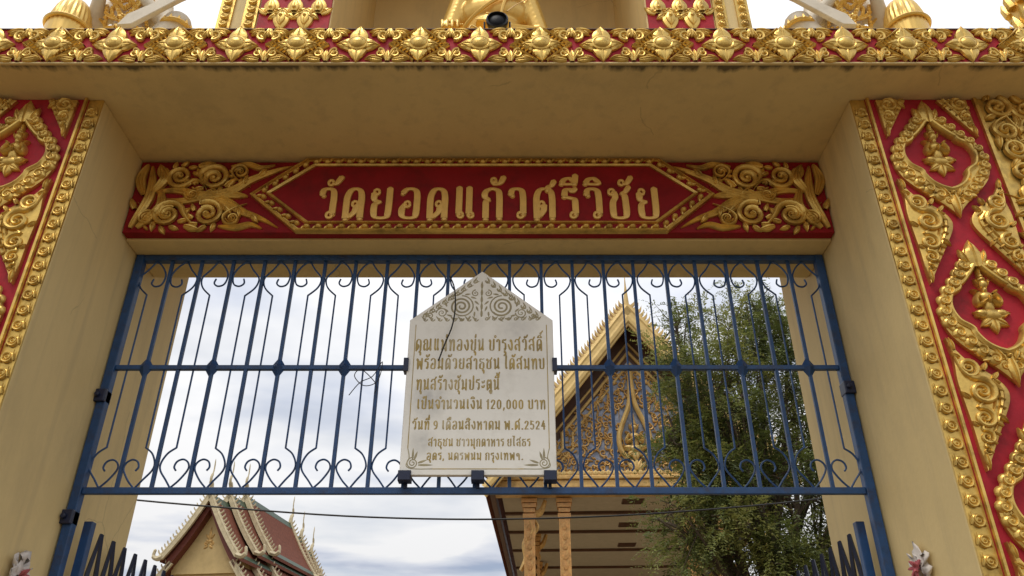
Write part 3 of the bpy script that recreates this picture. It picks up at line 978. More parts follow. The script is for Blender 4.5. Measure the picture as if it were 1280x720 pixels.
def cornice_flower(lozenge):
    mb = MB()
    if lozenge:
        W, Hh = .152, .112
        for sx in (-1, 1):
            for sz in (-1, 1):
                mb.ribbon([(sx * W, 0), (sx * W * .5, sz * Hh * .52), (sx * .02, sz * Hh)], .0075, .034)
                for k in range(8):
                    t = (k + .4) / 8
                    px, pz = sx * W * (1 - t) * .96, sz * Hh * t * .93
                    mb.ribbon([(px, pz), (px - sx * .026, pz - sz * .022)], .0056, .03, .006)
    L = .112 if not lozenge else .108
    # pointed side petals with a folded edge
    for a in (0, PI):
        mb.petal(.02 * math.cos(a), 0, a, L - .02, .044, .034, .006, rib=.35, peak=.25)
        mb.petal(.03 * math.cos(a), 0, a, L - .05, .028, .022, .028, rib=.3, peak=.25)
    mb.petal(0, .018, PI / 2, .112, .050, .036, .006, rib=.3, peak=.3)
    mb.petal(0, -.018, -PI / 2, .100, .052, .040, .008, rib=.15, peak=.12)
    # heart: ring and carved dome
    ring = [(math.cos(a) * .046, math.sin(a) * .040) for a in [2 * PI * k / 24 for k in range(25)]]
    mb.ribbon(ring, .008, .014, .036)
    mb.dome(0, .002, .043, .037, .036, .036, n=16, m=4)
    for s in (-1, 1):
        mb.spiral(s * .014, .008, .011, 1.2, 0, s, .003, .008, .060)
    mb.ribbon(smooth_path([(-.02, -.008), (0, -.016), (.02, -.008)], 4), .004, .008, .060)
    return mb


def cornice_scroll():
    mb = MB()
    # hanging curls from the top edge, rising curls on the bottom edge, a small leaf between
    for s in (-1, 1):
        mb.spiral(s * .036, .070, .034, 1.45, -PI / 2, s, .0105, .026, .004, tail=(s * .105, .112))
        mb.petal(s * .03, .112, (0 if s > 0 else PI) - s * .15, .10, .02, .024, .002)
        mb.petal(s * .06, .100, -PI / 2 + s * 1.0, .06, .016, .022, .004)
        mb.spiral(s * .046, -.062, .030, 1.45, PI / 2, s, .0095, .026, .004, tail=(s * .0, -.108))
        mb.petal(s * .03, -.108, (0 if s > 0 else PI) + s * .12, .105, .02, .024, .002)
        mb.petal(s * .07, -.080, (0 if s > 0 else PI) - s * .35, .07, .016, .022, .004)
        mb.petal(s * .004, -.100, PI / 2 - s * .5, .085, .017, .024, .004)
        mb.petal(s * .004, .105, -PI / 2 + s * .45, .07, .015, .024, .004)
    mb.petal(0, .118, -PI / 2, .06, .026, .024, .004)
    mb.petal(0, -.118, PI / 2, .085, .022, .024, .004)
    return mb


flA = cornice_flower(True).mesh('flower_carving', M['gold'], True, 38)
flB = cornice_flower(False).mesh('flower_carving', M['gold'], True, 38)
csc = cornice_scroll().mesh('scroll_carving', M['gold'], True, 38)
fz = (ZC + ZT) / 2 + .002
x600 = P(600, 60, YB).x
SP = .3165
for k in range(-12, 13):
    x = x600 + k * SP
    if abs(x) > 4.25: continue
    place(flA if k % 2 else flB, 'flower_carving', cor, (x, YB, fz), rot=(0, R(random.uniform(-3, 3)), 0), scale=(random.uniform(1.02, 1.08), .62, random.uniform(1.0, 1.06)))
    if abs(x + SP / 2) < 4.25:
        place(csc, 'scroll_carving', cor, (x + SP / 2, YB, fz), scale=(random.choice((-1, 1)) * random.uniform(.84, .92), .8, random.uniform(.96, 1.02)))

# ================================================================== name sign
YS = 3.765
sign = thing('temple_name_sign', 'long red and gold carved temple name board with raised Thai letters under the canopy', 'sign', (0, YS, 4.38))
SO = Vector((0, YS, 4.38))
sb = MB()
sb.box(-HW + .006, HW - .006, YS, 3.828, 4.136, 4.64)
sb.build('backboard', M['red_shaded'], sign, -SO, bevel=.003)


def hexpts(dx, dz):
    zc = 4.384
    hz = .258 - dz
    return [(-1.325 + dx, zc), (-1.03 + dx * .55, zc + hz), (1.065 - dx * .55, zc + hz), (1.36 - dx, zc), (1.065 - dx * .55, zc - hz), (-1.03 + dx * .55, zc - hz)]


hb = MB()
hb.prism(hexpts(.03, .02), YS - .030, YS + .002)
hb.build('letter_panel', M['red_shaded'], sign, -SO)
# border of beads
bd = MB()
ou, inn_ = hexpts(0, 0), hexpts(.125, .062)
for i in range(6):
    a, b = ou[i], ou[(i + 1) % 6]; c, d = inn_[i], inn_[(i + 1) % 6]
    grid = []
    for t in np.linspace(0, 1, 12):
        o_ = (a[0] + (b[0] - a[0]) * t, a[1] + (b[1] - a[1]) * t); n_ = (c[0] + (d[0] - c[0]) * t, c[1] + (d[1] - c[1]) * t)
        grid.append([(o_[0] + (n_[0] - o_[0]) * q, o_[1] + (n_[1] - o_[1]) * q, h) for q, h in ((0, 0), (0, .034), (.14, .044), (.2, .030), (.74, .030), (.8, .046), (.98, .042), (1, .0))])
    bd.rel(grid)
    L_ = math.hypot(b[0] - a[0], b[1] - a[1])
    n = max(3, int(L_ / .066))
    an = math.atan2(b[1] - a[1], b[0] - a[0])
    for k in range(n):
        t = (k + .5) / n
        o_ = (a[0] + (b[0] - a[0]) * t, a[1] + (b[1] - a[1]) * t); n_ = (c[0] + (d[0] - c[0]) * t, c[1] + (d[1] - c[1]) * t)
        m_ = ((o_[0] * .53 + n_[0] * .47), (o_[1] * .53 + n_[1] * .47))
        bd.dome(m_[0], m_[1], .020, .0165, .024, .030, n=10, m=3, ang=an)
        bd.petal(m_[0] + math.cos(an) * .014, m_[1] + math.sin(an) * .014, an + .9, .032, .009, .014, .032, rows=4, rib=0)
bd.build('bead_border', M['gold'], sign, (0 - SO.x, YS - SO.y, 0 - SO.z), smooth=True, angle=45)
# letters
lt, wl = lettering('วัดยอดแก้วศรีวิชัย', .207, h=.014, thick=.112, thin=.052, gap=.18, fit=1.951)
lt.build('lettering', M['gold_letter'], sign, (-.917 - SO.x, YS - .0305 - SO.y, 4.208 - SO.z), smooth=True, angle=40)


# leafy scroll ends; u from the outer end (0) towards the letter panel, v up from the middle
def sign_scroll():
    mb = MB()
    P5 = [(-1, 0), (-.92, .7), (-.6, 1), (-.3, .62), (0, .9), (.3, .62), (.6, 1), (.92, .7), (1, 0)]

    def st(pts, w, h=.024, base=0.0):
        p = smooth_path(pts, 7)
        n = len(p)
        ws = [w * (.35 + .65 * math.sin(min(1, i / (n * .4)) * PI / 2)) * (1 if i < n * .5 else max(.06, 1 - ((i - n * .5) / (n * .5)) ** 1.5)) for i in range(n)]
        mb.ribbon(p, ws, h, base, prof=P5)

    def fol(cx, cz, r_, a0, d, tail, turns=1.75, fr=6):
        mb.spiral(cx, cz, r_, turns, a0, d, r_ * .20, .030, .006, tail=tail)
        mb.spiral(cx, cz, r_ * .62, turns * .7, a0 + .5, d, r_ * .10, .020, .012)
        for k in range(fr):
            a = a0 - d * (.4 + k * .62)
            mb.petal(cx + r_ * .98 * math.cos(a), cz + r_ * .98 * math.sin(a), a + d * .9, r_ * .72, r_ * .20, .022, .002, rows=6)
    # fan of long leaves at the outer end
    for j, (u0, v0, u1, v1, bend) in enumerate(((.02, -.225, .055, .215, .05), (.06, -.225, .13, .06, .07), (.05, .0, .03, .225, -.03), (.10, .02, .10, .22, .05))):
        st([(u0, v0), ((u0 + u1) / 2 + bend, (v0 + v1) / 2), (u1, v1)], .030, .028, .002 * j)
    fol(.215, -.135, .088, .4, 1, (.40, -.22))
    fol(.105, -.165, .052, .6, 1, (.03, -.05), 1.5, 4)
    fol(.235, .135, .078, -.6, -1, (.42, .02))
    fol(.435, .125, .088, PI * .8, -1, (.56, -.02))
    fol(.445, -.13, .084, PI * .6, -1, (.55, .0))
    fol(.335, .0, .042, PI, 1, (.20, .02), 1.4, 4)
    fol(.585, .165, .050, PI * .9, -1, (.66, .06), 1.4, 4)
    fol(.59, -.165, .050, PI * .9, 1, (.66, -.06), 1.4, 4)
    st([(.12, .03), (.25, .035), (.40, .0), (.55, .03), (.66, .115), (.80, .185), (.885, .215)], .030)
    st([(.15, -.03), (.28, -.04), (.42, -.01), (.54, -.05), (.64, -.115), (.76, -.165), (.86, -.225)], .030)
    st([(.52, .21), (.62, .225), (.70, .20), (.78, .225)], .020); st([(.52, -.215), (.62, -.225), (.70, -.205), (.77, -.23)], .020)
    st([(.46, .0), (.53, .005), (.60, .0), (.655, -.005)], .026)
    for u, v, a, l, w in ((.33, .21, .3, .10, .024), (.33, -.215, -.3, .10, .024), (.31, .07, 2.4, .08, .02), (.51, .06, .8, .09, .02), (.52, -.07, -.8, .09, .02), (.13, .13, 1.9, .10, .026),
                          (.70, .14, .9, .07, .02), (.70, -.14, -.9, .07, .02), (.62, .08, 1.4, .07, .018), (.62, -.09, -1.4, .07, .018), (.02, -.1, 2.0, .09, .02)):
        mb.petal(u, v, a, l, w, .026, .004, rows=6)
    return mb


ss = sign_scroll()
mw_ = max(v[0] for v in ss.v)
ss.build('scroll_carving', M['gold'], sign, (-1.995 - SO.x, YS - SO.y, 4.388 - SO.z), smooth=True, angle=38)
ss.mirror().build('scroll_carving', M['gold'], sign, (2.005 - SO.x, YS - SO.y, 4.388 - SO.z), smooth=True, angle=38)

# ================================================================== iron grille over the gateway
grille = thing('iron_grille', 'blue painted iron grille with diamond knobs and heart scrolls filling the gateway', 'grille', (0, YG, 0))
ZTOP, ZMID, ZBOT = 4.105, 3.406, 2.73
fr = MB()
for s in (-1, 1):
    fr.box(min(s * 1.965, s * 2.012), max(s * 1.965, s * 2.012), YG - .025, YG + .025, 0, 4.122)
fr.box(-1.965, 1.965, YG - .024, YG + .024, ZTOP - .02, 4.121)
fr.build('frame', M['blue'], grille, -GO, bevel=.004)
for z, hh in ((ZMID, .013), (ZBOT, .017)):
    q = MB(); q.box(-1.9649, 1.9649, YG - .014, YG + .014, z - hh, z + hh)
    q.build('rail', M['blue'], grille, -GO, bevel=.003)
CELL = 1.985 * 2 / 22
bar_mb = MB(); bar_mb.box(-.0090, .0090, -.0090, .0090, ZBOT + .016, ZTOP - .019)
bar_mesh = bar_mb.mesh('bar', M['blue'])
dm = MB()
dm.add([(-.044, 0, 0), (0, -.034, 0), (.044, 0, 0), (0, .034, 0), (0, 0, .066), (0, 0, -.066)],
       [(0, 1, 4), (1, 2, 4), (2, 3, 4), (3, 0, 4), (1, 0, 5), (2, 1, 5), (3, 2, 5), (0, 3, 5)])
d_mesh = dm.mesh('diamond_knob', M['blue'])


def tube2(mb, pts, r=.0051):
    p = smooth_path(pts, 6)
    mb.tube([(x, 0, z) for x, z in p], r, 6)


def node_scroll(sx):
    mb = MB()
    m = sx * CELL / 2; th = sx * .079
    tube2(mb, [(m * .98, ZTOP - .02), (sx * .058, 4.035), (sx * .019, 3.985), (sx * .0165, 3.945), (sx * .035, 3.905), (th, 3.862)])
    mb.tube([(th, 0, 3.864), (th, 0, 2.954)], .0051, 6)
    tube2(mb, [(th, 2.956), (sx * .04, 2.925), (sx * .0165, 2.875), (sx * .022, 2.835), (sx * .06, 2.785), (m * .98, ZBOT + .016)])
    return mb


def heart_scroll(sx, top):
    mb = MB()
    m = sx * CELL / 2
    if top: tube2(mb, [(m * .96, ZTOP - .02), (sx * .05, 4.055), (sx * .02, 4.005), (sx * .0165, 3.965), (sx * .03, 3.927), (sx * .062, 3.916), (sx * .086, 3.935), (sx * .08, 3.965)])
    else: tube2(mb, [(m * .96, ZBOT + .016), (sx * .05, 2.785), (sx * .0175, 2.838), (sx * .022, 2.872), (sx * .05, 2.891), (sx * .08, 2.880), (sx * .09, 2.852), (sx * .078, 2.832)])
    return mb


sm_node = {s: node_scroll(s).mesh('scroll_bar', M['blue'], True) for s in (-1, 1)}
sm_heart = {s: heart_scroll(s, False).mesh('heart_scroll', M['blue'], True) for s in (-1, 1)}
sm_hook = {s: heart_scroll(s, True).mesh('hook_scroll', M['blue'], True) for s in (-1, 1)}
for i in range(23):
    x = -1.985 + CELL * i
    if 0 < i < 22:
        place(bar_mesh, 'bar', grille, (x + random.uniform(-.0025, .0025), random.uniform(-.002, .002), 0), rot=(0, R(random.uniform(-.06, .06)), R(random.uniform(-4, 4))))
        if i % 2:
            place(d_mesh, 'diamond_knob', grille, (x, -.002, ZMID))
    off = random.uniform(-.004, .004)
    for s in (-1, 1):
        if i % 2 == 0:
            if (i == 0 and s < 0) or (i == 22 and s > 0): continue
            place(sm_node[s], 'scroll_bar', grille, (x, .003 + random.uniform(-.002, .002), off))
        else:
            place(sm_heart[s], 'heart_scroll', grille, (x, -.003 + random.uniform(-.002, .002), off))
            place(sm_hook[s], 'hook_scroll', grille, (x, -.003 + random.uniform(-.002, .002), off))
for px, py in ((125, 497), (82, 648), (1056, 487)):
    p = P(px, py, YG)
    b = MB()
    xx = math.copysign(1.992, p.x)
    b.box(xx - .03, xx + .027, YG - .045, YG + .03, p.z - .035, p.z + .035)
    b.tube([(xx - .01, YG - .065, p.z), (xx - .01, YG - .04, p.z)], .014, 8)
    b.build('bolt_lug', M['darkblue'], grille, -GO, bevel=.006)

# ================================================================== marble plaque
YP = 3.925
pc = (P(499, 594, YP).x + P(696, 594, YP).x) / 2
zb = P(597, 594, YP).z; zs = P(600, 400, YP).z; za = P(601, 339, YP).z
hwp = .394
plq = thing('marble_plaque', 'white pointed marble plaque with gilt Thai inscription hung on the blue grille', 'plaque', (pc, YP, zb), rz=0)
sl = MB()
sl.prism([(-hwp, 0), (hwp, 0), (hwp, zs - zb), (0, za - zb), (-hwp, zs - zb)], 0, .03, bev=.004)
sl.build('slab', M['marble'], plq)
LS = zs - zb
# engraved gold border line
bl = MB()
ex = hwp - .035
bl.ribbon([(-ex, .14), (-ex, LS - .03)], .0024, .0012)
bl.ribbon([(ex, .14), (ex, LS - .03)], .0024, .0012)
bl.ribbon([(-ex + .13, .032), (ex - .13, .032)], .0026, .0012)
bl.build('border_line', M['engrave'], plq, smooth=True)


def tri_scroll():
    mb = MB()
    lw, hh = .0032, .0012
    ga = za - zb - LS
    for s in (-1, 1):
        # the two large volutes
        cx, cz = s * .112, LS + .085
        for rr, tt, a0 in ((.070, 2.6, PI * .5), (.058, 2.2, PI * 1.2)):
            n = 60
            mb.ribbon([(cx + rr * (1 - .85 * t) * math.cos(a0 + s * tt * 2 * PI * t), cz + rr * (1 - .85 * t) * math.sin(a0 + s * tt * 2 * PI * t)) for t in np.linspace(0, 1, n)], lw * 1.2, hh)
        # leafy edge curls following the gable and the bottom
        for k in range(9):
            t = (k + .6) / 9.6
            x = s * (hwp - .07) * (1 - t); z = LS + .0 + ga * t * .83 + .012
            r = .019 - .006 * t
            mb.spiral(x, z, r, 1.2, PI * (1 - .2 * s), s, lw, hh, 0)
            for q in range(2):
                mb.petal(x + s * .01, z - .012 * q, PI / 2 + s * (.5 + q * .6), .035, .0045, hh, 0, rows=5, rib=0)
        for k in range(8):
            x = s * (.03 + k * .04); z = LS - .002
            mb.spiral(x, z + .006, .013, 1.1, 0, s, lw * .9, hh, 0)
            mb.petal(x, z, PI / 2 - s * .7, .035, .005, hh, 0, rows=5, rib=0)
        for a in np.linspace(0, 2 * PI, 15)[:-1]:
            x, z = cx + .082 * math.cos(a), cz + .082 * math.sin(a) * .95
            if abs(x) < .012 or z < LS or z > LS + (1 - abs(x) / hwp) * ga - .03: continue
            mb.petal(x, z, a + s * 1.2, .034, .0055, hh, 0, rows=5, rib=0)
        mb.spiral(s * .22, LS + .045, .032, 1.8, PI, s, lw, hh, 0)
        mb.spiral(s * .285, LS + .025, .02, 1.4, PI, s, lw, hh, 0)
        mb.spiral(s * .035, LS + .17, .022, 1.5, PI / 2, -s, lw, hh, 0)
    for k in range(5):
        mb.petal(0, LS + .02 + k * .045, PI / 2, .05, .007, hh, 0, rows=5, rib=0)
    return mb


ts = tri_scroll()
ts.build('scroll_ornament', M['engrave_grey'], plq, smooth=True)
for s in (-1, 1):
    cnr = MB()
    cx, cz = s * (ex - .028), .062
    n = 44
    cnr.ribbon([(cx + .03 * (1 - .85 * t) * math.cos(PI * .5 - s * 2.1 * 2 * PI * t), cz + .03 * (1 - .85 * t) * math.sin(PI * .5 - s * 2.1 * 2 * PI * t)) for t in np.linspace(0, 1, n)], .0028, .0012)
    for a, l in ((PI / 2, .06), (PI / 2 + .3 * s, .045), (PI if s > 0 else 0, .075), (PI - .35 if s > 0 else .35, .05)):
        cnr.petal(cx + .03 * math.cos(a), cz - .01 + .03 * math.sin(a), a, l, .006, .0012, 0, rows=5, rib=0)
    cnr.ribbon(smooth_path([(s * ex, .14), (s * (ex - .01), .09), (s * (ex + .003), .05), (s * (ex - .03), .033), (s * (ex - .13), .032)], 5), .0024, .0012)
    cnr.build('corner_ornament', M['engrave_grey'], plq, smooth=True)
lines = [('คุณแม่ทองขุ่น บำรุงสวัสดิ์', 519, 678, 438, 15.5), ('พร้อมด้วยสาธุชน ได้สมทบ', 520, 681, 461, 14.5), ('ทุนสร้างซุ้มประตูนี้', 520, 624, 487, 14.5),
         ('เป็นจำนวนเงิน 120,000 บาท', 521, 682, 511, 12.5), ('วันที่ 9 เดือนสิงหาคม พ.ศ.2524', 515, 682, 536.5, 11.5),
         ('สาธุชน ชาวมุกดาหาร ยโสธร', 535, 663, 557.5, 10), ('อุดร, นครพนม กรุงเทพฯ.', 533, 654, 574.5, 9.5)]
for k, (tx, xa, xb, yb, hp_) in enumerate(lines):
    pa = P(xa, yb, YP); pb = P(xb, yb, YP); pt = P(xa, yb - hp_, YP)
    m, w_ = lettering(tx, (pt.z - pa.z) * .88, h=.0012, thick=.115, thin=.058, gap=.2, fit=pb.x - pa.x)
    m.build('lettering', M['engrave'], plq, (pa.x - pc, -.0004, pa.z - zb), smooth=True)
clm = MB()
clm.prism([(-.032, -.03), (.032, -.03), (.032, .022), (-.032, .022)], -.018, .05, bev=.005)
clm.box(-.008, .008, .05, .075, -.05, .0)
c_mesh = clm.mesh('clamp', M['darkblue'])
for px in (505.5, 597, 688):
    place(c_mesh, 'clamp', plq, (P(px, 596, YP).x - pc, 0, 0))
sc_ = MB(); sc_.box(-.013, .013, -.012, .05, -.037, .037)
sc_mesh = sc_.mesh('side_clamp', M['darkblue'])
for s in (-1, 1):
    place(sc_mesh, 'side_clamp', plq, (s * (hwp + .004), 0, P(507, 456, YP).z - zb))

# loose wires hanging on the grille
w1 = MB()
pts = [P(562, 345, 3.89), P(568, 360, 3.885), P(569, 385, 3.89), P(565, 408, 3.89), P(556, 430, 3.89), P(548, 451, 3.892)]
w1.tube(smooth_path([tuple(p) for p in pts], 5), .0042, 6)
o = w1.build('loose_wire', M['cable'], smooth=True)
tag(o, 'short dark wire dangling down the face of the marble plaque', 'wire')
w2 = MB()
pts = [P(436, 494, 3.97), P(450, 478, 3.96), P(466, 470, 3.96), P(478, 452, 3.96), P(472, 476, 3.965), P(455, 482, 3.96), P(443, 470, 3.965), P(452, 462, 3.96), P(470, 480, 3.965), P(468, 492, 3.97)]
w2.tube(smooth_path([tuple(p) for p in pts], 5), .0026, 5)
o = w2.build('loose_wire', M['cable'], smooth=True)
tag(o, 'thin tangled wire caught on the bars beside the plaque', 'wire')

# ================================================================== gate leaves, swung open inward
def gate_leaf(s, label):
    t = thing('gate_leaf', label, 'gate', (s * 1.94, 4.1, 0), 0, 'open iron gate leaves')
    f = MB()
    f.box(-.022, .022, -.022, .022, .1, 2.60)
    f.build('stile', M['blue'], t, bevel=.004)
    f = MB()
    f.box(-.018, .018, 1.86, 1.90, .1, 2.5)
    f.box(-.016, .016, .022, 1.86, .12, .16); f.box(-.016, .016, .022, 1.86, 1.15, 1.19); f.box(-.016, .016, .022, 1.86, 2.16, 2.2)
    f.build('frame_rail', M['darkblue'], t, bevel=.003)
    sp = MB()
    # a tall spear point: two flat bars meeting at a tip, small curl below
    for d in (-1, 1):
        sp.tube([(0, d * .062, -.40), (0, d * .045, -.2), (0, d * .006, 0)], [.010, .014, .009], 4)
    sp.tube([(0, 0, -2.4), (0, 0, -.34)], .010, 6)
    sp.tube([(0, y, z) for y, z in smooth_path([(-.05, -.36), (-.01, -.30), (.03, -.33), (.02, -.37)], 4)], .006, 5)
    for d in (-1, 1):
        sp.tube([(0, y, z) for y, z in smooth_path([(0, -.36), (d * .03, -.30), (d * .055, -.25), (d * .04, -.21), (d * .018, -.23), (d * .025, -.255)], 4)], .007, 5)
        sp.tube([(0, y, z) for y, z in smooth_path([(d * .07, -.42), (d * .05, -.36), (d * .065, -.32), (d * .085, -.335)], 4)], .007, 5)
    me = sp.mesh('spear', M['darkblue'])
    for k in range(12):
        place(me, 'spear', t, (0, .145 * k + .145, 2.572 - .003 * k), scale=(1, 1, 1), rot=(R(random.uniform(-2, 2)), R(random.uniform(-2, 2)), 0))
    return t


gate_leaf(-1, 'open spear topped gate leaf in front of the small temple')
gate_leaf(1, 'open spear topped gate leaf in front of the green tree')


# faded garlands on the reveals
def garland(loc, s, label, seed):
    rnd = random.Random(seed)
    t = thing('cloth_garland', label, 'garland', loc, 0, 'faded garlands on the gateway walls')
    c = MB()
    n = 9
    grid = []
    for i in range(n):
        row = []
        for j in range(n):
            a = (i / (n - 1) - .5); b = (j / (n - 1) - .5)
            row.append(Vector((-s * (.012 + .03 * abs(math.sin(i * 1.9 + seed)) * (1 - abs(b))), a * .15 + .02 * math.sin(j * 1.7), b * .12 + .03 * math.sin(i * 1.3 + seed) - abs(a) * .06)))
        grid.append(row)
    vv = [p for r_ in grid for p in r_]
    ff = [(i * n + j, i * n + j + 1, (i + 1) * n + j + 1, (i + 1) * n + j) for i in range(n - 1) for j in range(n - 1)]
    c.add(vv, ff)
    o = c.build('cloth', M['cloth'], t, smooth=True, angle=0)
    sd_ = o.modifiers.new('t', 'SOLIDIFY'); sd_.thickness = .006
    r = MB()
    for k in range(4):
        y = rnd.uniform(-.03, .03)
        r.tube(smooth_path([(-s * .03, y, .0), (-s * .05, y + rnd.uniform(-.03, .03), -.06), (-s * .03, y + rnd.uniform(-.04, .04), -.16)], 4), .006, 5)
    for k in range(5):
        a = k * 1.26
        r.tube(smooth_path([(-s * .04, 0, -.03), (-s * .06, .03 * math.cos(a), -.03 + .03 * math.sin(a)), (-s * .035, .012 * math.cos(a + .8), -.03 + .012 * math.sin(a + .8))], 3), .006, 5)
    r.build('ribbon', M['ribbon'], t, smooth=True)


garland((HW, 3.69, 2.33), 1, 'faded white cloth garland with red ribbon on the wall near the tree', 3)
garland((-HW, 3.71, 2.30), -1, 'crumpled pale cloth garland on the wall near the small temple', 8)

# ================================================================== shrine niche on top of the gate
nic = thing('shrine_niche', 'open cream shrine niche on the gate roof with gold lotus pillars', 'shrine', (0, 3.7, ZT))
NO = Vector((0, 3.7, ZT))
nb = MB()
nb.box(-1.45, 1.45, 4.85, 4.99, ZT - .01, 7.7)
nb.build('back_wall', M['wall'], nic, -NO)
nb = MB(); nb.box(-1.95, 1.95, 3.45, 5.05, 7.7, 7.95)
nb.build('roof', M['wall'], nic, -NO, bevel=.01)
xl0, xl1 = P(272, 25, 3.7).x, P(414, 25, 3.7).x
xr0, xr1 = P(808, 25, 3.7).x, P(938, 25, 3.7).x
ncx = (xl1 + xr0) / 2


def lotus_unit():
    mb = MB()
    mb.petal(0, -.085, PI / 2, .18, .06, .026, 0, peak=.4)
    mb.petal(0, -.07, PI / 2, .12, .034, .02, .02, peak=.4)
    for s in (-1, 1):
        mb.petal(s * .02, -.085, PI / 2 - s * .9, .1, .03, .022, 0)
        mb.spiral(s * .04, -.06, .016, 1.2, 0, s, .006, .018, .01)
    mb.dome(0, -.04, .016, .016, .018, .03)
    return mb


lu = lotus_unit()
for (xa, xb, s) in ((xl0, xl1, -1), (xr0, xr1, 1)):
    pm = MB(); pm.box(xa, xb, 3.7, 4.85, ZT - .012, 7.7)
    pp = pm.build('pillar', M['wall'], nic, -NO, bevel=.006)
    # lotus field on red on the half next to the niche, two bead strips outside
    fx0, fx1 = (xa + (xb - xa) * .36, xb - .01) if s < 0 else (xa + .01, xb - (xb - xa) * .36)
    f = MB(); f.box(fx0, fx1, 3.688, 3.702, ZT, 7.6)
    f.build('red_panel', M['red'], pp)
    lf = MB()
    row = 0; z = ZT + .1
    while z < 7.5:
        n = 3 if row % 2 == 0 else 2
        for k in range(n):
            x = fx0 + (fx1 - fx0) * ((k + .5) / 3 if n == 3 else (k + 1) / 3)
            mm = MB(); mm.join(lu)
            if row % 2: mm.v = [(a_, b_2, -c_) for a_, b_2, c_ in mm.v]
            lf.join(mm, x, 3.688, z, .93)
        z += .15; row += 1
    lf.build('lotus_carving', M['gold'], pp, smooth=True, angle=38)
    st = MB()
    for q in (0, .22):
        w_ = (xb - xa) * .12
        x0 = (xa + (xb - xa) * q + .004) if s < 0 else (xb - (xb - xa) * q - .004 - w_)
        st.box(x0, x0 + w_, 3.684, 3.702, ZT, 7.6)
        z = ZT + .06
        while z < 7.5:
            st.dome(x0 + w_ / 2, z, w_ * .34, .028, .02, -3.684, n=10, m=3)
            st.spiral(x0 + w_ / 2, z, w_ * .3, 1.2, 0, s, w_ * .07, .01, -3.684 + .014)
            z += .07
    st.build('bead_strip', M['gold'], pp, smooth=True, angle=38)

# ------------------------------------------------------------------ seated statue
bx = P(617, 30, 3.95).x
bud = thing('buddha_statue', 'gilded seated Buddha statue in the middle niche above the gate', 'statue', (bx, 4.02, ZT))
ped = MB()
prof = [(.62, 0), (.62, .1), (.55, .16), (.5, .3), (.52, .38), (.6, .46), (.62, .52), (.6, .56)]
for i in range(len(prof) - 1):
    (a, z0), (b, z1) = prof[i], prof[i + 1]
    ped.add([(-a, -a * .62, z0), (a, -a * .62, z0), (a, a * .62, z0), (-a, a * .62, z0), (-b, -b * .62, z1), (b, -b * .62, z1), (b, b * .62, z1), (-b, b * .62, z1)],
            [(0, 1, 5, 4), (1, 2, 6, 5), (2, 3, 7, 6), (3, 0, 4, 7)])
ped.add([(-.6, -.37, .56), (.6, -.37, .56), (.6, .37, .56), (-.6, .37, .56)], [(0, 1, 2, 3)])
ped.build('pedestal', M['gold'], bud, bevel=.01)
B0 = .60
V = lambda x, y, z: (x, y, z + B0)
parts = [
    ('e', V(0, .02, .10), (.36, .24, .13)), ('e', V(0, .03, .34), (.235, .155, .26)), ('e', V(0, .02, .56), (.285, .16, .15)),
    ('c', V(-.27, .02, .63), V(-.345, .02, .40), .095, .078), ('c', V(-.345, .02, .40), V(-.315, -.17, .235), .076, .055),
    ('c', V(.27, .02, .63), V(.36, .03, .38), .095, .078), ('c', V(.36, .03, .38), V(.10, -.22, .20), .074, .05),
    ('c', V(-.2, .0, .10), V(-.56, -.16, .05), .14, .09), ('c', V(-.56, -.16, .08), V(.1, -.27, .04), .085, .06),
    ('c', V(.2, .0, .10), V(.56, -.16, .05), .14, .09), ('c', V(.56, -.16, .08), V(-.1, -.27, .07), .085, .055),
    ('c', V(0, .02, .68), V(0, .01, .82), .085, .075),
    ('e', V(0, -.005, .92), (.118, .135, .155)), ('e', V(0, .02, 1.0), (.128, .14, .10)), ('e', V(0, .03, 1.10), (.07, .07, .07)), ('c', V(0, .03, 1.14), V(0, .03, 1.28), .035, .008),
    ('c', V(0, -.13, .95), V(0, -.15, .90), .014, .024), ('e', V(0, -.125, .855), (.04, .02, .014)),
    ('c', V(-.12, .01, .96), V(-.128, .01, .80), .024, .018), ('c', V(.12, .01, .96), V(.128, .01, .80), .024, .018),
    ('e', V(-.05, -.118, .94), (.03, .02, .012)), ('e', V(.05, -.118, .94), (.03, .02, .012)),
    # the right hand laid over the shin, the left open in the lap
    ('e', V(-.305, -.225, .205), (.068, .06, .038)), ('e', V(.03, -.27, .21), (.10, .06, .028)),
]
for k in range(4):
    x = -.360 + k * .0365
    parts.append(('c', V(x, -.26, .212), V(x + .002, -.315, .19), .0155, .0145))
    parts.append(('c', V(x + .002, -.315, .19), V(x + .004, -.328, .13), .0145, .011))
parts.append(('c', V(-.235, -.235, .205), V(-.212, -.30, .175), .016, .012))
for k in range(4):
    y = -.30 + k * .022
    parts.append(('c', V(-.04, y, .215), V(-.12, y - .005, .212), .012, .009))
parts.append(('c', V(.02, -.32, .225), V(-.04, -.34, .232), .013, .01))
bme = blob_mesh('body', parts, M['buddha'], .0095, 4)
place(bme, 'body', bud, (0, 0, .0), scale=(.93, 1, 1.12))
rb = MB()
sp_ = smooth_path([V(.262, -.09, .66), V(.12, -.150, .60), V(-.05, -.158, .49), V(-.2, -.11, .37), V(-.25, -.03, .31)], 6)
rb.tube(sp_, .014, 6)
sp_ = smooth_path([V(.20, -.118, .69), V(.10, -.158, .56), V(.06, -.155, .42), V(.07, -.17, .28)], 6)
rb.tube(sp_, .012, 6)
rbo = rb.build('robe_fold', M['buddha'], bud, (0, 0, .0), smooth=True); rbo.scale = (.93, 1, 1.12)

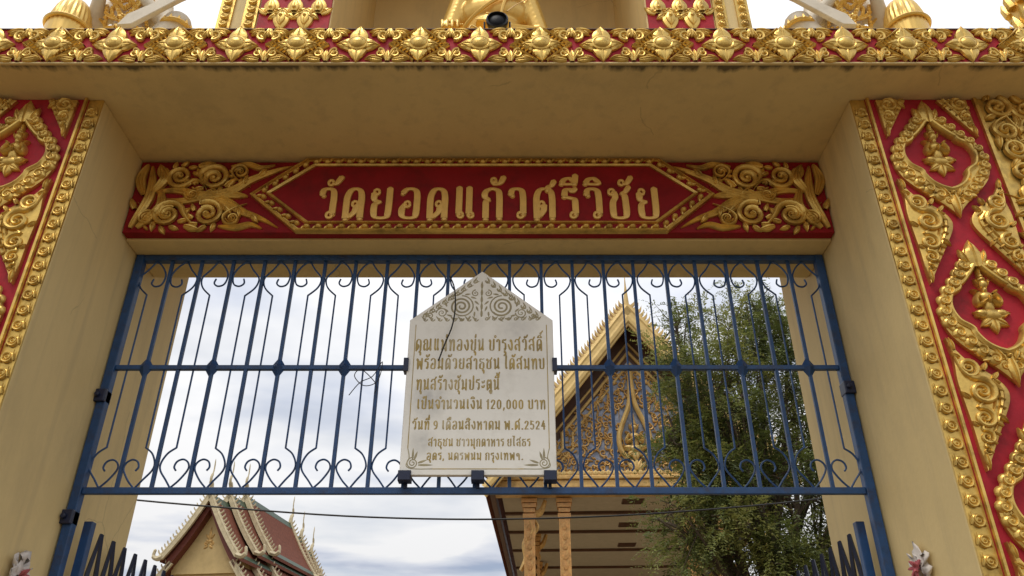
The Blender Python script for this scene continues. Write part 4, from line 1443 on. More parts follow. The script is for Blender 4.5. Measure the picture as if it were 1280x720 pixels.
# flood lamp at the cornice edge before the statue
fp = P(621.5, 28, 3.12)
fl = thing('flood_lamp', 'round black flood lamp standing on the cornice in front of the gilded statue', 'lamp', (fp.x, 3.12, ZT + .012))
hz = fp.z - ZT - .012
m = MB()
rr_ = .0615
prof = [(.0, .07), (.03, .07), (.05, .045), (rr_, .0), (rr_, -.025), (rr_ - .008, -.03), (rr_ - .012, -.012), (0, -.012)]
n = 32
vv = [(r_ * math.cos(2 * PI * k / n), y_, hz + r_ * math.sin(2 * PI * k / n)) for r_, y_ in prof for k in range(n)]
ff = [(i * n + k, i * n + (k + 1) % n, (i + 1) * n + (k + 1) % n, (i + 1) * n + k) for i in range(len(prof) - 1) for k in range(n)]
m.add(vv, ff)
m.build('housing', M['black'], fl, smooth=True)
m = MB()
lp = [(.047, -.013), (.035, -.022), (.018, -.026), (0.001, -.027)]
vv = [(r_ * math.cos(2 * PI * k / n), y_, hz + r_ * math.sin(2 * PI * k / n)) for r_, y_ in lp for k in range(n)]
ff = [(i * n + k, i * n + (k + 1) % n, (i + 1) * n + (k + 1) % n, (i + 1) * n + k) for i in range(len(lp) - 1) for k in range(n)]
m.add(vv, ff); m.build('lens', M['lens'], fl, smooth=True)
m = MB()
m.tube([(-.07, .0, hz), (-.07, .0, .02), (.07, .0, .02), (.07, .0, hz)], .006, 6)
m.box(-.04, .04, -.03, .03, 0, .02)
m.build('bracket', M['black'], fl)
wv = MB()
q0 = P(634, 14, 3.14); q1 = P(645, 6, 3.2); q2 = P(655, 1, 3.3); q3 = P(664, -6, 3.5)
wv.tube(smooth_path([tuple(q0 - Vector((fp.x, 3.12, ZT + .012))), tuple(q1 - Vector((fp.x, 3.12, ZT + .012))), tuple(q2 - Vector((fp.x, 3.12, ZT + .012))), tuple(q3 - Vector((fp.x, 3.12, ZT + .012)))], 4), .004, 5)
wv.build('lamp_cable', M['hallgold'], fl, smooth=True)
# thin bent gold wire beside the lamp
gw = MB()
gw.tube(smooth_path([tuple(P(586, 36, 3.0)), tuple(P(589, 32, 3.02)), tuple(P(594, 34, 3.02)), tuple(P(602, 39, 3.03)), tuple(P(606, 43, 3.03))], 4), .005, 5)
o = gw.build('bent_rod', M['gold'], smooth=True)
tag(o, 'small bent gold rod sticking up from the cornice beside the black lamp', 'rod')

# ------------------------------------------------------------------ kneeling deities on the cornice
def deity(s, label):
    """s=+1: raised knee towards +x"""
    t = thing('kneeling_statue', label, 'statue', (2.20 if s > 0 else -2.11, 3.42, ZT), 0, 'kneeling statues on the gate roof')
    X = lambda x, y, z: (s * x, y, z)
    parts = [
        ('e', X(0, 0, .2), (.19, .15, .2)), ('e', X(0, .0, .42), (.125, .095, .2)), ('e', X(.0, 0, .62), (.165, .10, .16)),
        ('c', X(.15, 0, .68), X(.235, -.02, .50), .062, .05), ('c', X(.235, -.02, .50), X(.16, -.15, .66), .05, .036),
        ('c', X(-.15, 0, .68), X(-.22, -.04, .47), .06, .05), ('c', X(-.22, -.04, .47), X(-.05, -.16, .66), .048, .036),
        ('c', X(.1, 0, .12), X(.31, -.1, .34), .13, .1), ('c', X(.31, -.1, .34), X(.28, -.02, .05), .09, .06),
        ('c', X(-.1, 0, .12), X(-.3, -.06, .46), .12, .085), ('c', X(-.3, -.06, .46), X(-.30, .12, .06), .08, .06),
        ('c', X(0, 0, .74), X(0, 0, .84), .055, .05), ('e', X(0, -.01, .92), (.078, .09, .105)),
        ('c', X(0, -.095, .93), X(0, -.105, .90), .009, .015), ('e', X(0, -.085, .87), (.026, .014, .009)),
        ('e', X(.08, 0, .92), (.014, .02, .03)), ('e', X(-.08, 0, .92), (.014, .02, .03)),
        ('c', X(.08, -.15, .66), X(.03, -.18, .74), .03, .02), ('c', X(-.05, -.16, .66), X(.0, -.18, .74), .03, .02),
    ]
    for k in range(4):
        parts.append(('c', X(-.015 + k * .015, -.185, .73), X(-.012 + k * .013, -.19, .82 - .008 * abs(k - 1.5)), .009, .007))
    me = blob_mesh('body', parts, M['statue_cream'], .012, 4)
    place(me, 'body', t, (0, 0, 0))
    # gold pleated cloth over the raised knee
    kc = MB()
    n = 104
    rows = []
    for i in range(9):
        f = max(0, (i - 1)) / 7 * PI / 2
        row = []
        for k in range(n + 1):
            a = 2 * PI * k / n
            r_ = .115 * (math.cos(f) ** .6 if i < 8 else 0.02) * (1 + .03 * math.cos(a * 26) * math.cos(f) * (i > 1)) * (.9 if i == 0 else 1)
            row.append((s * (.31) + r_ * math.cos(a), -.1 + r_ * math.sin(a), .33 + .27 * math.sin(f) - (.22 if i == 0 else 0)))
        rows.append(row)
    cols = n + 1
    kc.add([p for r2 in rows for p in r2], [(i * cols + k, i * cols + k + 1, (i + 1) * cols + k + 1, (i + 1) * cols + k) for i in range(8) for k in range(n)])
    rg = [(s * .31 + .123 * math.cos(2 * PI * k / 32), -.1 + .123 * math.sin(2 * PI * k / 32), .375) for k in range(33)]
    kc.tube(rg, .012, 6)
    kc.build('knee_cloth', M['buddha'], t, smooth=True)
    # harness of gold chains, brooch, belt
    h = MB()
    y = -.115
    def ch(pts, r_=.011, bead=True):
        p = smooth_path([(s * a, b, c) for a, b, c in pts], 7)
        h.tube(p, r_, 6)
        if bead:
            for q in p[::2]:
                h.tube([(q[0], q[1] - .012, q[2] + .006), (q[0], q[1] - .016, q[2])], .010, 6)
    ch([(.14, -.10, .70), (.08, y - .01, .60), (.03, y, .50), (.0, y, .44)], .016)
    ch([(-.14, -.10, .70), (-.09, y - .01, .60), (-.04, y, .50), (.0, y, .44)], .016)
    ch([(-.145, -.06, .55), (-.08, y + .01, .47), (0, y, .44), (.08, y + .01, .47), (.145, -.06, .55)], .010)
    ch([(-.13, -.08, .64), (-.06, y - .015, .56), (0, y - .015, .585), (.06, y - .015, .56), (.13, -.08, .64)], .009)
    ch([(-.125, -.05, .42), (-.06, y + .012, .375), (0, y, .36), (.06, y + .012, .375), (.125, -.05, .42)], .012)
    ch([(0, y, .44), (0, y - .005, .36), (.0, -.14, .26)], .014)
    ch([(-.155, -.05, .62), (-.12, -.095, .52), (-.125, -.06, .44)], .010)
    ch([(.155, -.05, .62), (.12, -.095, .52), (.125, -.06, .44)], .010)
    ch([(-.10, -.105, .66), (-.03, y - .02, .64), (.03, y - .02, .64), (.10, -.105, .66)], .012)
    ch([(-.06, y - .005, .47), (-.075, y, .52), (-.04, y - .012, .555), (0, y - .008, .52), (.04, y - .012, .555), (.075, y, .52), (.06, y - .005, .47)], .009)
    for z_ in (.44, .36):
        for k in range(8):
            a = k * PI / 4
            h.tube([(s * .0 + .022 * math.cos(a), y - .016, z_ + .022 * math.sin(a)), (.036 * math.cos(a), y - .018, z_ + .036 * math.sin(a))], [.011, .004], 6)
        h.tube([(0, y - .01, z_), (0, y - .036, z_)], [.022, .008], 10)
    for sx in (-1, 1):
        rg = [(s * sx * .235 + .058 * math.cos(a), -.02 + .058 * math.sin(a), .52) for a in [2 * PI * k / 20 for k in range(21)]]
        if sx > 0: h.tube(rg, .012, 6)
    rg = [(s * -.30 + .082 * math.cos(a), -.06 + .085 * math.sin(a), .42) for a in [2 * PI * k / 24 for k in range(25)]]
    h.tube(rg, .014, 6)
    for k in range(12):
        a = 2 * PI * k / 12
        h.tube([(s * -.30 + .088 * math.cos(a), -.06 + .09 * math.sin(a), .415), (s * -.30 + .086 * math.cos(a), -.06 + .088 * math.sin(a), .455)], [.014, .003], 6)
    h.build('gold_harness', M['buddha'], t, smooth=True)
    # stiff white sash end rising away from the waist
    sa = MB()
    pr = [(-.02, .33), (-.10, .335), (-.34, .55), (-.47, .645), (-.455, .665), (-.31, .60), (-.06, .42)]
    sa.prism([(s * a, b) for a, b in pr], -.18, -.15, bev=.004)
    sa.build('sash', M['statue_cream'], t)
    sa = MB()
    for k, (dz, ln) in enumerate(((.0, .10), (.022, .07), (-.02, .06))):
        p0 = Vector((s * -.455, -.165, .648 + dz))
        sa.tube([p0, p0 + Vector((s * -ln * .6, 0, ln * .22)), p0 + Vector((s * -ln, 0, ln * .45))], [.007, .005, .002], 5)
    sa.build('sash_fringe', M['cable'], t)
    # tiered crown
    cr = MB()
    pf = [(.0, .96), (.088, .965), (.092, 1.0), (.07, 1.02), (.072, 1.05), (.05, 1.07), (.052, 1.1), (.03, 1.13), (.016, 1.22), (.003, 1.34)]
    n = 20
    cr.add([(r_ * math.cos(2 * PI * k / n), r_ * math.sin(2 * PI * k / n), z_) for r_, z_ in pf for k in range(n)],
           [(i * n + k, i * n + (k + 1) % n, (i + 1) * n + (k + 1) % n, (i + 1) * n + k) for i in range(len(pf) - 1) for k in range(n)])
    cr.build('crown', M['buddha'], t, smooth=True)


deity(-1, 'kneeling cream and gold deity statue on the cornice above the left pillar')
deity(1, 'kneeling cream and gold deity statue on the cornice above the right pillar')

# gold carved post at the cornice's end
ep = P(1292, 20, 3.3)
post = thing('finial_post', 'gold carved post at the right end of the cornice beyond the kneeling statue', 'post', (ep.x, 3.3, ZT))
m = MB()
pf = [(.13, 0), (.13, .12), (.10, .16), (.115, .26), (.09, .34), (.105, .42), (.10, .55), (.075, .62), (.09, .72), (.06, .82), (.03, 1.0), (.004, 1.25)]
n = 28
m.add([(r_ * (1 + .05 * math.cos(7 * 2 * PI * k / n)) * math.cos(2 * PI * k / n), r_ * (1 + .05 * math.cos(7 * 2 * PI * k / n)) * math.sin(2 * PI * k / n), z_) for r_, z_ in pf for k in range(n)],
      [(i * n + k, i * n + (k + 1) % n, (i + 1) * n + (k + 1) % n, (i + 1) * n + k) for i in range(len(pf) - 1) for k in range(n)])
m.build('shaft', M['gold'], post, smooth=True)
m = MB()
for z_ in (.2, .38, .56):
    for k in range(10):
        a = 2 * PI * k / 10
        r_ = .105
        m.tube([(r_ * math.cos(a), r_ * math.sin(a), z_ - .03), (r_ * 1.14 * math.cos(a), r_ * 1.14 * math.sin(a), z_ + .03), (r_ * 1.2 * math.cos(a), r_ * 1.2 * math.sin(a), z_ + .08)], [.03, .024, .003], 6)
m.build('petal_ring', M['gold'], post, smooth=True)

# ================================================================== temple hall with the gilded gable
D0 = 20.0
ap = P(781, 398, D0); lb = P(612, 600, D0)
hall = thing('temple_hall', 'temple hall with steep gilded carved gable and orange columns behind the gate', 'temple', (ap.x, D0, 0), R(-2.5))
HH = ap.z; HB = lb.z; HWd = ap.x - lb.x
# local frame: x across, y depth (front at 0), z absolute


def slope_pts(n, x1, z1, z0, sag):
    """from the apex (0, z0) down to (x1, z1), slightly concave"""
    out = []
    for i in range(n + 1):
        t = i / n
        out.append((x1 * t, z0 + (z1 - z0) * t - sag * math.sin(PI * t)))
    return out


def barge(mb, path, width, y0, y1, teeth, tl, s, curl=True):
    """bargeboard following path (x,z), with flame teeth above"""
    n = len(path)
    up = []; dn = []
    for i, p in enumerate(path):
        a = path[max(i - 1, 0)]; b = path[min(i + 1, n - 1)]
        dx, dz = b[0] - a[0], b[1] - a[1]
        l = math.hypot(dx, dz)
        nx, nz = -dz / l, dx / l
        if nz < 0: nx, nz = -nx, -nz
        up.append((p[0], p[1])); dn.append((p[0] - nx * width, p[1] - nz * width))
    for i in range(n - 1):
        mb.prism([up[i], up[i + 1], dn[i + 1], dn[i]], y0, y1)
    # ridge roll on the upper edge
    mb.tube([(p[0], (y0 + y1) / 2, p[1]) for p in up], (y1 - y0) * .62, 6)
    tot = n - 1
    for k in range(teeth):
        t = (k + .6) / teeth * tot
        i = min(int(t), n - 2); f = t - i
        x = path[i][0] + (path[i + 1][0] - path[i][0]) * f; z = path[i][1] + (path[i + 1][1] - path[i][1]) * f
        dx, dz = path[i + 1][0] - path[i][0], path[i + 1][1] - path[i][1]
        l = math.hypot(dx, dz); dx /= l; dz /= l
        nx, nz = -dz, dx
        if nz < 0: nx, nz = -nx, -nz
        w = tl * .17
        poly = []
        L = tl * random.uniform(.92, 1.06)
        for (a, b) in ((-w, 0), (-w * .9, L * .4), (-w * 1.0, L * .75), (-w * 1.9, L * 1.05), (-w * .2, L * .8), (w * .55, L * .4), (w, 0)):
            # a along the downhill direction, tips hook uphill
            poly.append((x + dx * a + nx * b, z + dz * a + nz * b + abs(a) * 0))
        mb.prism(poly, y0 + .02, y1 - .02)


FRONT = -.75
for s in (-1, 1):
    bp_ = slope_pts(14, s * HWd * 1.02, HB - .05, HH, .10)
    mb = MB()
    barge(mb, bp_, .20, FRONT, FRONT + .2, 50, .30, s)
    mb.ribbon([(x, z - .31) for x, z in bp_], .11, .05, -FRONT - .04)
    mb.ribbon([(x, z - .50) for x, z in bp_], .05, .05, -FRONT - .10)
    mb.build('bargeboard', M['hallbright'], hall, smooth=False)
    # roof slope behind it
    rf = MB()
    up = slope_pts(14, s * (HWd + .1), HB - .1, HH - .04, .10)
    vv = [(x, FRONT + .2, z - .1) for x, z in up] + [(x, 14, z - .1) for x, z in up] + [(x, FRONT + .2, z - .28) for x, z in up] + [(x, 14, z - .28) for x, z in up]
    n = len(up)
    ff = []
    for i in range(n - 1):
        ff += [(i, i + 1, n + i + 1, n + i), (2 * n + i, 3 * n + i, 3 * n + i + 1, 2 * n + i + 1), (i, 2 * n + i, 2 * n + i + 1, i + 1)]
    ff += [(n - 1, 2 * n - 1, 4 * n - 1, 3 * n - 1)]
    rf.add(vv, ff)
    rf.build('roof', M['tile'], hall)
    # inner gable mouldings
    im = MB()
    for off, wdt, hgt in ((.62, .035, .06), (.86, .045, .07), (1.16, .035, .05)):
        zt = HH - off * 1.12 - .1
        sl_ = (HH - HB) / HWd
        zk = HB + 1.25
        xk = (zt - zk) / sl_
        im.ribbon([(0, zt), (s * xk * .5, (zt + zk) / 2 - .03), (s * xk, zk)], wdt, hgt, 0)
        im.ribbon([(s * xk, zk + .03), (s * xk, zk - .42)], wdt, hgt, 0)
        im.ribbon([(s * xk, zk - .40), (s * (xk + .42), zk - .85), (s * (xk + .62), HB + .12)], wdt, hgt, 0)
    im.build('gable_moulding', M['hallbright'], hall, smooth=True)
# finial on the apex
fn = MB()
fn.tube([(0, FRONT + .1, HH - .15), (0, FRONT + .1, HH + .3), (0, FRONT + .06, HH + .65), (0, FRONT + .02, HH + 1.0)], [.09, .06, .025, .006], 8)
fn.build('finial', M['hallbright'], hall, smooth=True)
# carved tympanum
ty = MB()
ty.prism([(-HWd + .1, HB), (HWd - .1, HB), (0, HH - .35)], .03, .3)
ty.build('gable_wall', M['hallwood'], hall)
ty = MB()
ty.prism([(-HWd + .85, HB + .02), (HWd - .85, HB + .02), (0, HH - 1.3)], .002, .029)
ty.build('tympanum', M['mirror'], hall)
rnd = random.Random(21)
tc_ = MB()
rows = 15
half_w = lambda z: max(0, (HH - 1.25 - z) / (HH - 1.25 - HB)) * (HWd - .75)
z = HB + .26
j = 0
while z < HH - 1.5:
    x = .13 if j % 2 else .28
    while x < half_w(z) - .02:
        if not (x < .42 and HB + .5 < z < HB + 1.95):
            cx, cz = x + rnd.uniform(-.05, .05), z + rnd.uniform(-.05, .05)
            r_ = rnd.uniform(.075, .115); a0 = rnd.uniform(0, 6.3); d = rnd.choice((-1, 1))
            for s in (-1, 1):
                a1 = a0 if s > 0 else PI - a0
                tx, tz = cx + rnd.uniform(-.1, .25), cz - .34
                tc_.spiral(s * cx, cz, r_, 1.3, a1, d * s, .021, .06, .01, tail=(s * tx, tz), n=14)
                for q in range(3):
                    a = a0 + q * 2.1
                    a2 = a + d * .9
                    if s < 0: a2 = PI - a2
                    tc_.petal(s * (cx + r_ * math.cos(a)), cz + r_ * math.sin(a), a2, rnd.uniform(.10, .17), .028, .05, .01, rows=5)
        x += .29
    z += .235; j += 1
tc_.build('gable_carving', M['hallgold'], hall, smooth=True, angle=60)
# central teardrop arch with a small seated figure
ar = MB()
pz = HB + .5
path = smooth_path([(0, pz + 2.55), (-.035, pz + 1.9), (-.10, pz + 1.45), (-.28, pz + 1.0), (-.40, pz + .6), (-.36, pz + .25), (-.2, pz + .02)], 6)
ar.ribbon(path, .065, .12, .06); ar.ribbon([(-x, z_) for x, z_ in path], .065, .12, .06)
for k in range(5):
    ar.petal(0, pz - .28, PI / 2 + (k - 2) * .42, .34, .07, .07, .06)
d_ = MB(); d_.join(DEI, 0, 0, 0)
ar.add([(x * 4.2, y * 4.2 - .02, z_ * 4.2 + pz + .45) for x, y, z_ in d_.v], d_.f)
ar.build('arch_figure', M['hallbright'], hall, smooth=True, angle=60)
# entablature
en = MB()
for (a, b, yo) in ((.0, .10, -.16), (.10, .22, -.08), (-.2, .0, -.10), (-.34, -.2, -.02)):
    en.box(-HWd + .12, HWd - .12, yo, .32, HB + a + .002, HB + b)
en.build('entablature', M['hallgold'], hall, bevel=.02)
k_ = MB()
for i in range(44):
    x = -HWd + .25 + i * (2 * HWd - .5) / 43
    k_.petal(x, HB + .12, PI / 2, .13, .07, .03, .09, rows=4)
k_.build('lotus_frieze', M['hallbright'], hall, smooth=True)
# porch ceiling, beams and vents
ZH = HB - .34
ce = MB(); ce.box(-HWd + .3, HWd - .3, .1, 13.5, ZH + .02, ZH + .12)
ce.build('ceiling', M['hallceiling'], hall)
bm_ = MB()
for y in (1.75, 3.9, 6.4, 9.2):
    bm_.box(-HWd + .3, HWd - .3, y, y + .12, ZH - .05, ZH + .021)
bm_.build('ceiling_beam', M['hallwood'], hall)
vt = MB()
vt.box(-.28, .28, 0, .5, -.012, .02)
for k in range(5): vt.box(-.26, .26, .05 + k * .09, .09 + k * .09, -.03, -.0125)
v_mesh = vt.mesh('ceiling_vent', M['hallwood'])
for (px, py) in ((789, 628), (779, 657), (773, 682)):
    v = (360 - py) / FPX
    dy_ = math.cos(R(30)) - v * .5; rz_ = (.5 + v * math.cos(R(30))) / dy_
    D = (ZH - 1.6) / rz_
    place(v_mesh, 'ceiling_vent', hall, ((px - 640) / FPX / dy_ * D + CAM.x - ap.x, D - D0 - .3, ZH + .018))
# back wall of the porch and side walls
wl_ = MB(); wl_.box(-HWd + .45, HWd - .45, 13.5, 13.7, 0, ZH + .1)
wl_.build('wall', M['hallwood'], hall)
# columns
cmn = MB()
cmn.box(-.125, .125, -.125, .125, .9, ZH - .5)
for z_, w_ in ((ZH - .5, .165), (ZH - .36, .145), (ZH - .24, .175), (ZH - .12, .20), (.75, .25), (.6, .28)):
    cmn.box(-w_, w_, -w_, w_, z_, z_ + (.1 if z_ > 3 else .15))
cmn.box(-.3, .3, -.3, .3, 0, .6)
for z_ in np.arange(1.2, ZH - .6, .24):
    for sx in (-1, 1):
        mb_ = MB()
        mb_.petal(0, -.09, PI / 2, .18, .07, .02, 0, rows=5)
        cmn.join(mb_, 0, -.125, z_)
cmn.box(-.137, -.10, -.137, .137, .9, ZH - .5); cmn.box(.10, .137, -.137, .137, .9, ZH - .5)
c_m = cmn.mesh('column', M['column'])
for px, yy in ((660, .45), (704, .45), (860, .45), (898, .45)):
    D = D0 + yy
    place(c_m, 'column', hall, (P(px, 660, D).x - ap.x + .02, yy, 0))
for yy in (4.2, 8.4, 12.6):
    for s in (-1, 1):
        place(c_m, 'column', hall, (s * (HWd - 1.05), yy, 0))
# naga brackets from the side columns to the eave, eave beam
ev = MB()
for s in (-1, 1):
    x = s * (HWd - .02)
    ev.box(min(x, x - s * .12), max(x, x - s * .12), FRONT + .25, 13.8, HB - .42, HB - .12)
ev.build('eave_beam', M['hallwood'], hall, bevel=.01)
nk = MB()
pth = smooth_path([(-.62, 0, .5), (-.5, 0, .25), (-.22, 0, .1), (-.28, 0, -.2), (-.1, 0, -.45), (-.12, 0, -.75), (.02, 0, -1.0)], 5)
nk.tube(pth, [.05 + .06 * math.sin(PI * i / (len(pth) - 1)) for i in range(len(pth))], 6)
nk.tube(smooth_path([(-.3, 0, .1), (-.42, 0, -.05), (-.36, 0, -.18), (-.28, 0, -.1)], 4), .04, 6)
nk.tube(smooth_path([(-.14, 0, -.3), (-.28, 0, -.42), (-.22, 0, -.55), (-.14, 0, -.48)], 4), .035, 6)
nkm = nk.mesh('naga_bracket', M['hallgold'], True)
for yy in (.45, 4.2, 8.4, 12.6):
    for s in (-1, 1):
        place(nkm, 'naga_bracket', hall, (s * (HWd - .78), yy, HB - .95), scale=(-s * -1, 1.3, 1.15) if s < 0 else (-1, 1.3, 1.15))
# plinth
pl = MB(); pl.box(-HWd - .2, HWd + .2, -.6, 14, 0, .35)
pl.build('plinth', M['utrim'], hall, bevel=.03)

# ================================================================== the smaller temple with tiered roofs
D1 = 48.0
a1 = P(264, 614, D1)
ub = thing('ordination_hall', 'small temple with three overlapping red tiled roofs and pale gold gable', 'temple', (a1.x, D1, 0), R(-8))


def tier(y0, y1, zap, hw, drop, name_y=True, teeth=17, back=True):
    for s in (-1, 1):
        path = slope_pts(10, s * hw, zap - drop, zap, .22)
        for (yy, flip) in ((y0, 1), (y1, -1)):
            if yy == y1 and not back: continue
            mb = MB()
            barge(mb, path, .26, yy - .08, yy + .08, teeth, .34, s)
            # hooked foot
            e = path[-1]
            mb.tube(smooth_path([(e[0] - s * .15, yy, e[1] - .02), (e[0] + s * .2, yy, e[1] - .12), (e[0] + s * .42, yy, e[1] + .08), (e[0] + s * .36, yy, e[1] + .45)], 4), [.16] * 4 + [.14] * 4 + [.09] * 4 + [.02], 6)
            # a mid-slope hook
            i = 6; e = path[i]
            mb.tube(smooth_path([(e[0] - s * .1, yy, e[1] - .22), (e[0] + s * .12, yy, e[1] - .32), (e[0] + s * .22, yy, e[1] - .12)], 4), .09, 6)
            mb.build('bargeboard', M['utrim'], ub)
        rf = MB(); n = len(path)
        vv = [(x, yy, z - q) for yy in (y0 + .08, y1 - .08) for q in (.12, .3) for x, z in path]
        ff = []
        for i in range(n - 1):
            ff += [(i, i + 1, 2 * n + i + 1, 2 * n + i), (n + i, 3 * n + i, 3 * n + i + 1, n + i + 1), (i, n + i, n + i + 1, i + 1)]
        ff.append((n - 1, 2 * n - 1, 4 * n - 1, 3 * n - 1))
        rf.add(vv, ff)
        rf.build('roof', M['tile'], ub)
        gr = MB()
        # green border courses along ridge and eave
        for t0, t1 in ((0, .16), (.9, 1.0)):
            p0 = [(path[0][0] + 0, 0)]
            k0, k1 = int(t0 * (n - 1)), max(int(t1 * (n - 1)), int(t0 * (n - 1)) + 1)
            for i in range(k0, k1):
                (xa, za), (xb, zb_) = path[i], path[i + 1]
                gr.add([(xa, y0 + .09, za - .1), (xb, y0 + .09, zb_ - .1), (xb, y1 - .09, zb_ - .1), (xa, y1 - .09, za - .1)], [(0, 1, 2, 3)])
        gr.build('roof_border', M['tilegreen'], ub)
    for yy, sg in ((y0, -1), (y1, 1)):
        if yy == y1 and not back: continue
        f = MB()
        f.tube(smooth_path([(0, yy, zap - .1), (0, yy + sg * .06, zap + .35), (0, yy + sg * .28, zap + .7), (0, yy + sg * .12, zap + 1.25), (0, yy + sg * .16, zap + 1.95)], 4), [.15] * 3 + [.13] * 4 + [.08] * 4 + [.04] * 4 + [.03, .01], 6)
        f.build('finial', M['utrim'], ub, smooth=True)


Z1 = a1.z
HWU = 2.42
tier(0, 17.0, Z1, HWU, 3.75)
tier(2.4, 14.6, Z1 + .62, HWU, 3.75)
tier(4.6, 12.3, Z1 + 1.15, HWU, 3.85)
# gable wall and emblem, underside
gw_ = MB()
gw_.prism([(-2.05, Z1 - 4.6), (2.05, Z1 - 4.6), (2.05, Z1 - 3.72), (0, Z1 - .85), (-2.05, Z1 - 3.72)], .9, 1.1)
gw_.build('gable_wall', M['ucream'], ub)
us = MB()
for s in (-1, 1):
    pth = slope_pts(8, s * (HWU - .28), Z1 - 3.85, Z1 - .35, .2)
    for i in range(8):
        (xa, za), (xb, zb_) = pth[i], pth[i + 1]
        us.prism([(xa, za), (xb, zb_), (xb, zb_ - .62), (xa, za - .62)], .3, .86)
us.build('eave_underside', M['uwood'], ub)
em = MB()
em.dome(0, Z1 - 2.75, .16, .13, .06); em.petal(0, Z1 - 2.65, PI / 2, .75, .10, .06, peak=.15)
for s in (-1, 1):
    em.spiral(s * .2, Z1 - 2.85, .15, 1.3, PI / 2, s, .05, .06)
    em.petal(s * .05, Z1 - 2.6, PI / 2 - s * .7, .35, .07, .06)
    em.petal(s * .05, Z1 - 3.0, -PI / 2 + s * .9, .3, .07, .06)
em.build('gable_emblem', M['hallgold'], ub, (0, .9, 0), smooth=True)
# body walls, lower skirt roofs on each side
bw = MB(); bw.box(-2.0, 2.0, 1.1, 16.2, 0, Z1 - 3.6)
bw.build('wall', M['ucream'], ub)
for s in (-1, 1):
    for (ya, yb_, dz) in ((.4, 17, 0), (2.8, 14.4, .45), (5.0, 12.1, .9)):
        rf = MB()
        xa, za, xb, zb_ = s * 1.95, Z1 - 4.05 + dz, s * 3.7, Z1 - 6.1 + dz
        vv = [(xa, ya, za), (xb, ya, zb_), (xb, yb_, zb_), (xa, yb_, za), (xa, ya, za - .2), (xb, ya, zb_ - .2), (xb, yb_, zb_ - .2), (xa, yb_, za - .2)]
        rf.add(vv, [(0, 1, 2, 3), (7, 6, 5, 4), (0, 4, 5, 1), (1, 5, 6, 2), (2, 6, 7, 3)])
        rf.build('roof', M['tile'], ub)
        mb = MB()
        barge(mb, slope_pts(6, 0, 0, 1, 0) if False else [(xa + (xb - xa) * t, za + (zb_ - za) * t + .1 - .08 * math.sin(PI * t)) for t in np.linspace(0, 1, 7)], .26, ya - .1, ya + .06, 9, .3, s)
        mb.tube(smooth_path([(xb - s * .1, ya, zb_ + .1), (xb + s * .25, ya, zb_), (xb + s * .4, ya, zb_ + .2), (xb + s * .36, ya, zb_ + .55)], 4), [.14] * 6 + [.1] * 4 + [.05, .03, .02], 6)
        mb.build('bargeboard', M['utrim'], ub)
for y in (1.4, 5, 9, 13, 16.5):
    for s in (-1, 1):
        c = MB(); c.box(s * 3.1 - .2, s * 3.1 + .2, y - .2, y + .2, 0, Z1 - 5.5)
        c.build('column', M['ucream'], ub, bevel=.02)

# ================================================================== overhead cable
cb = MB()
D2 = 7.5
pts = []
for px, py in ((60, 612), (170, 625), (300, 636), (430, 645), (560, 649), (680, 648), (800, 643), (920, 634), (1020, 624), (1130, 608)):
    pts.append(tuple(P(px, py, D2)))
cb.tube(smooth_path(pts, 4), .0085, 6)
o = cb.build('power_cable', M['cable'], smooth=True)
tag(o, 'thin dark cable sagging across the gateway behind the blue grille', 'cable')


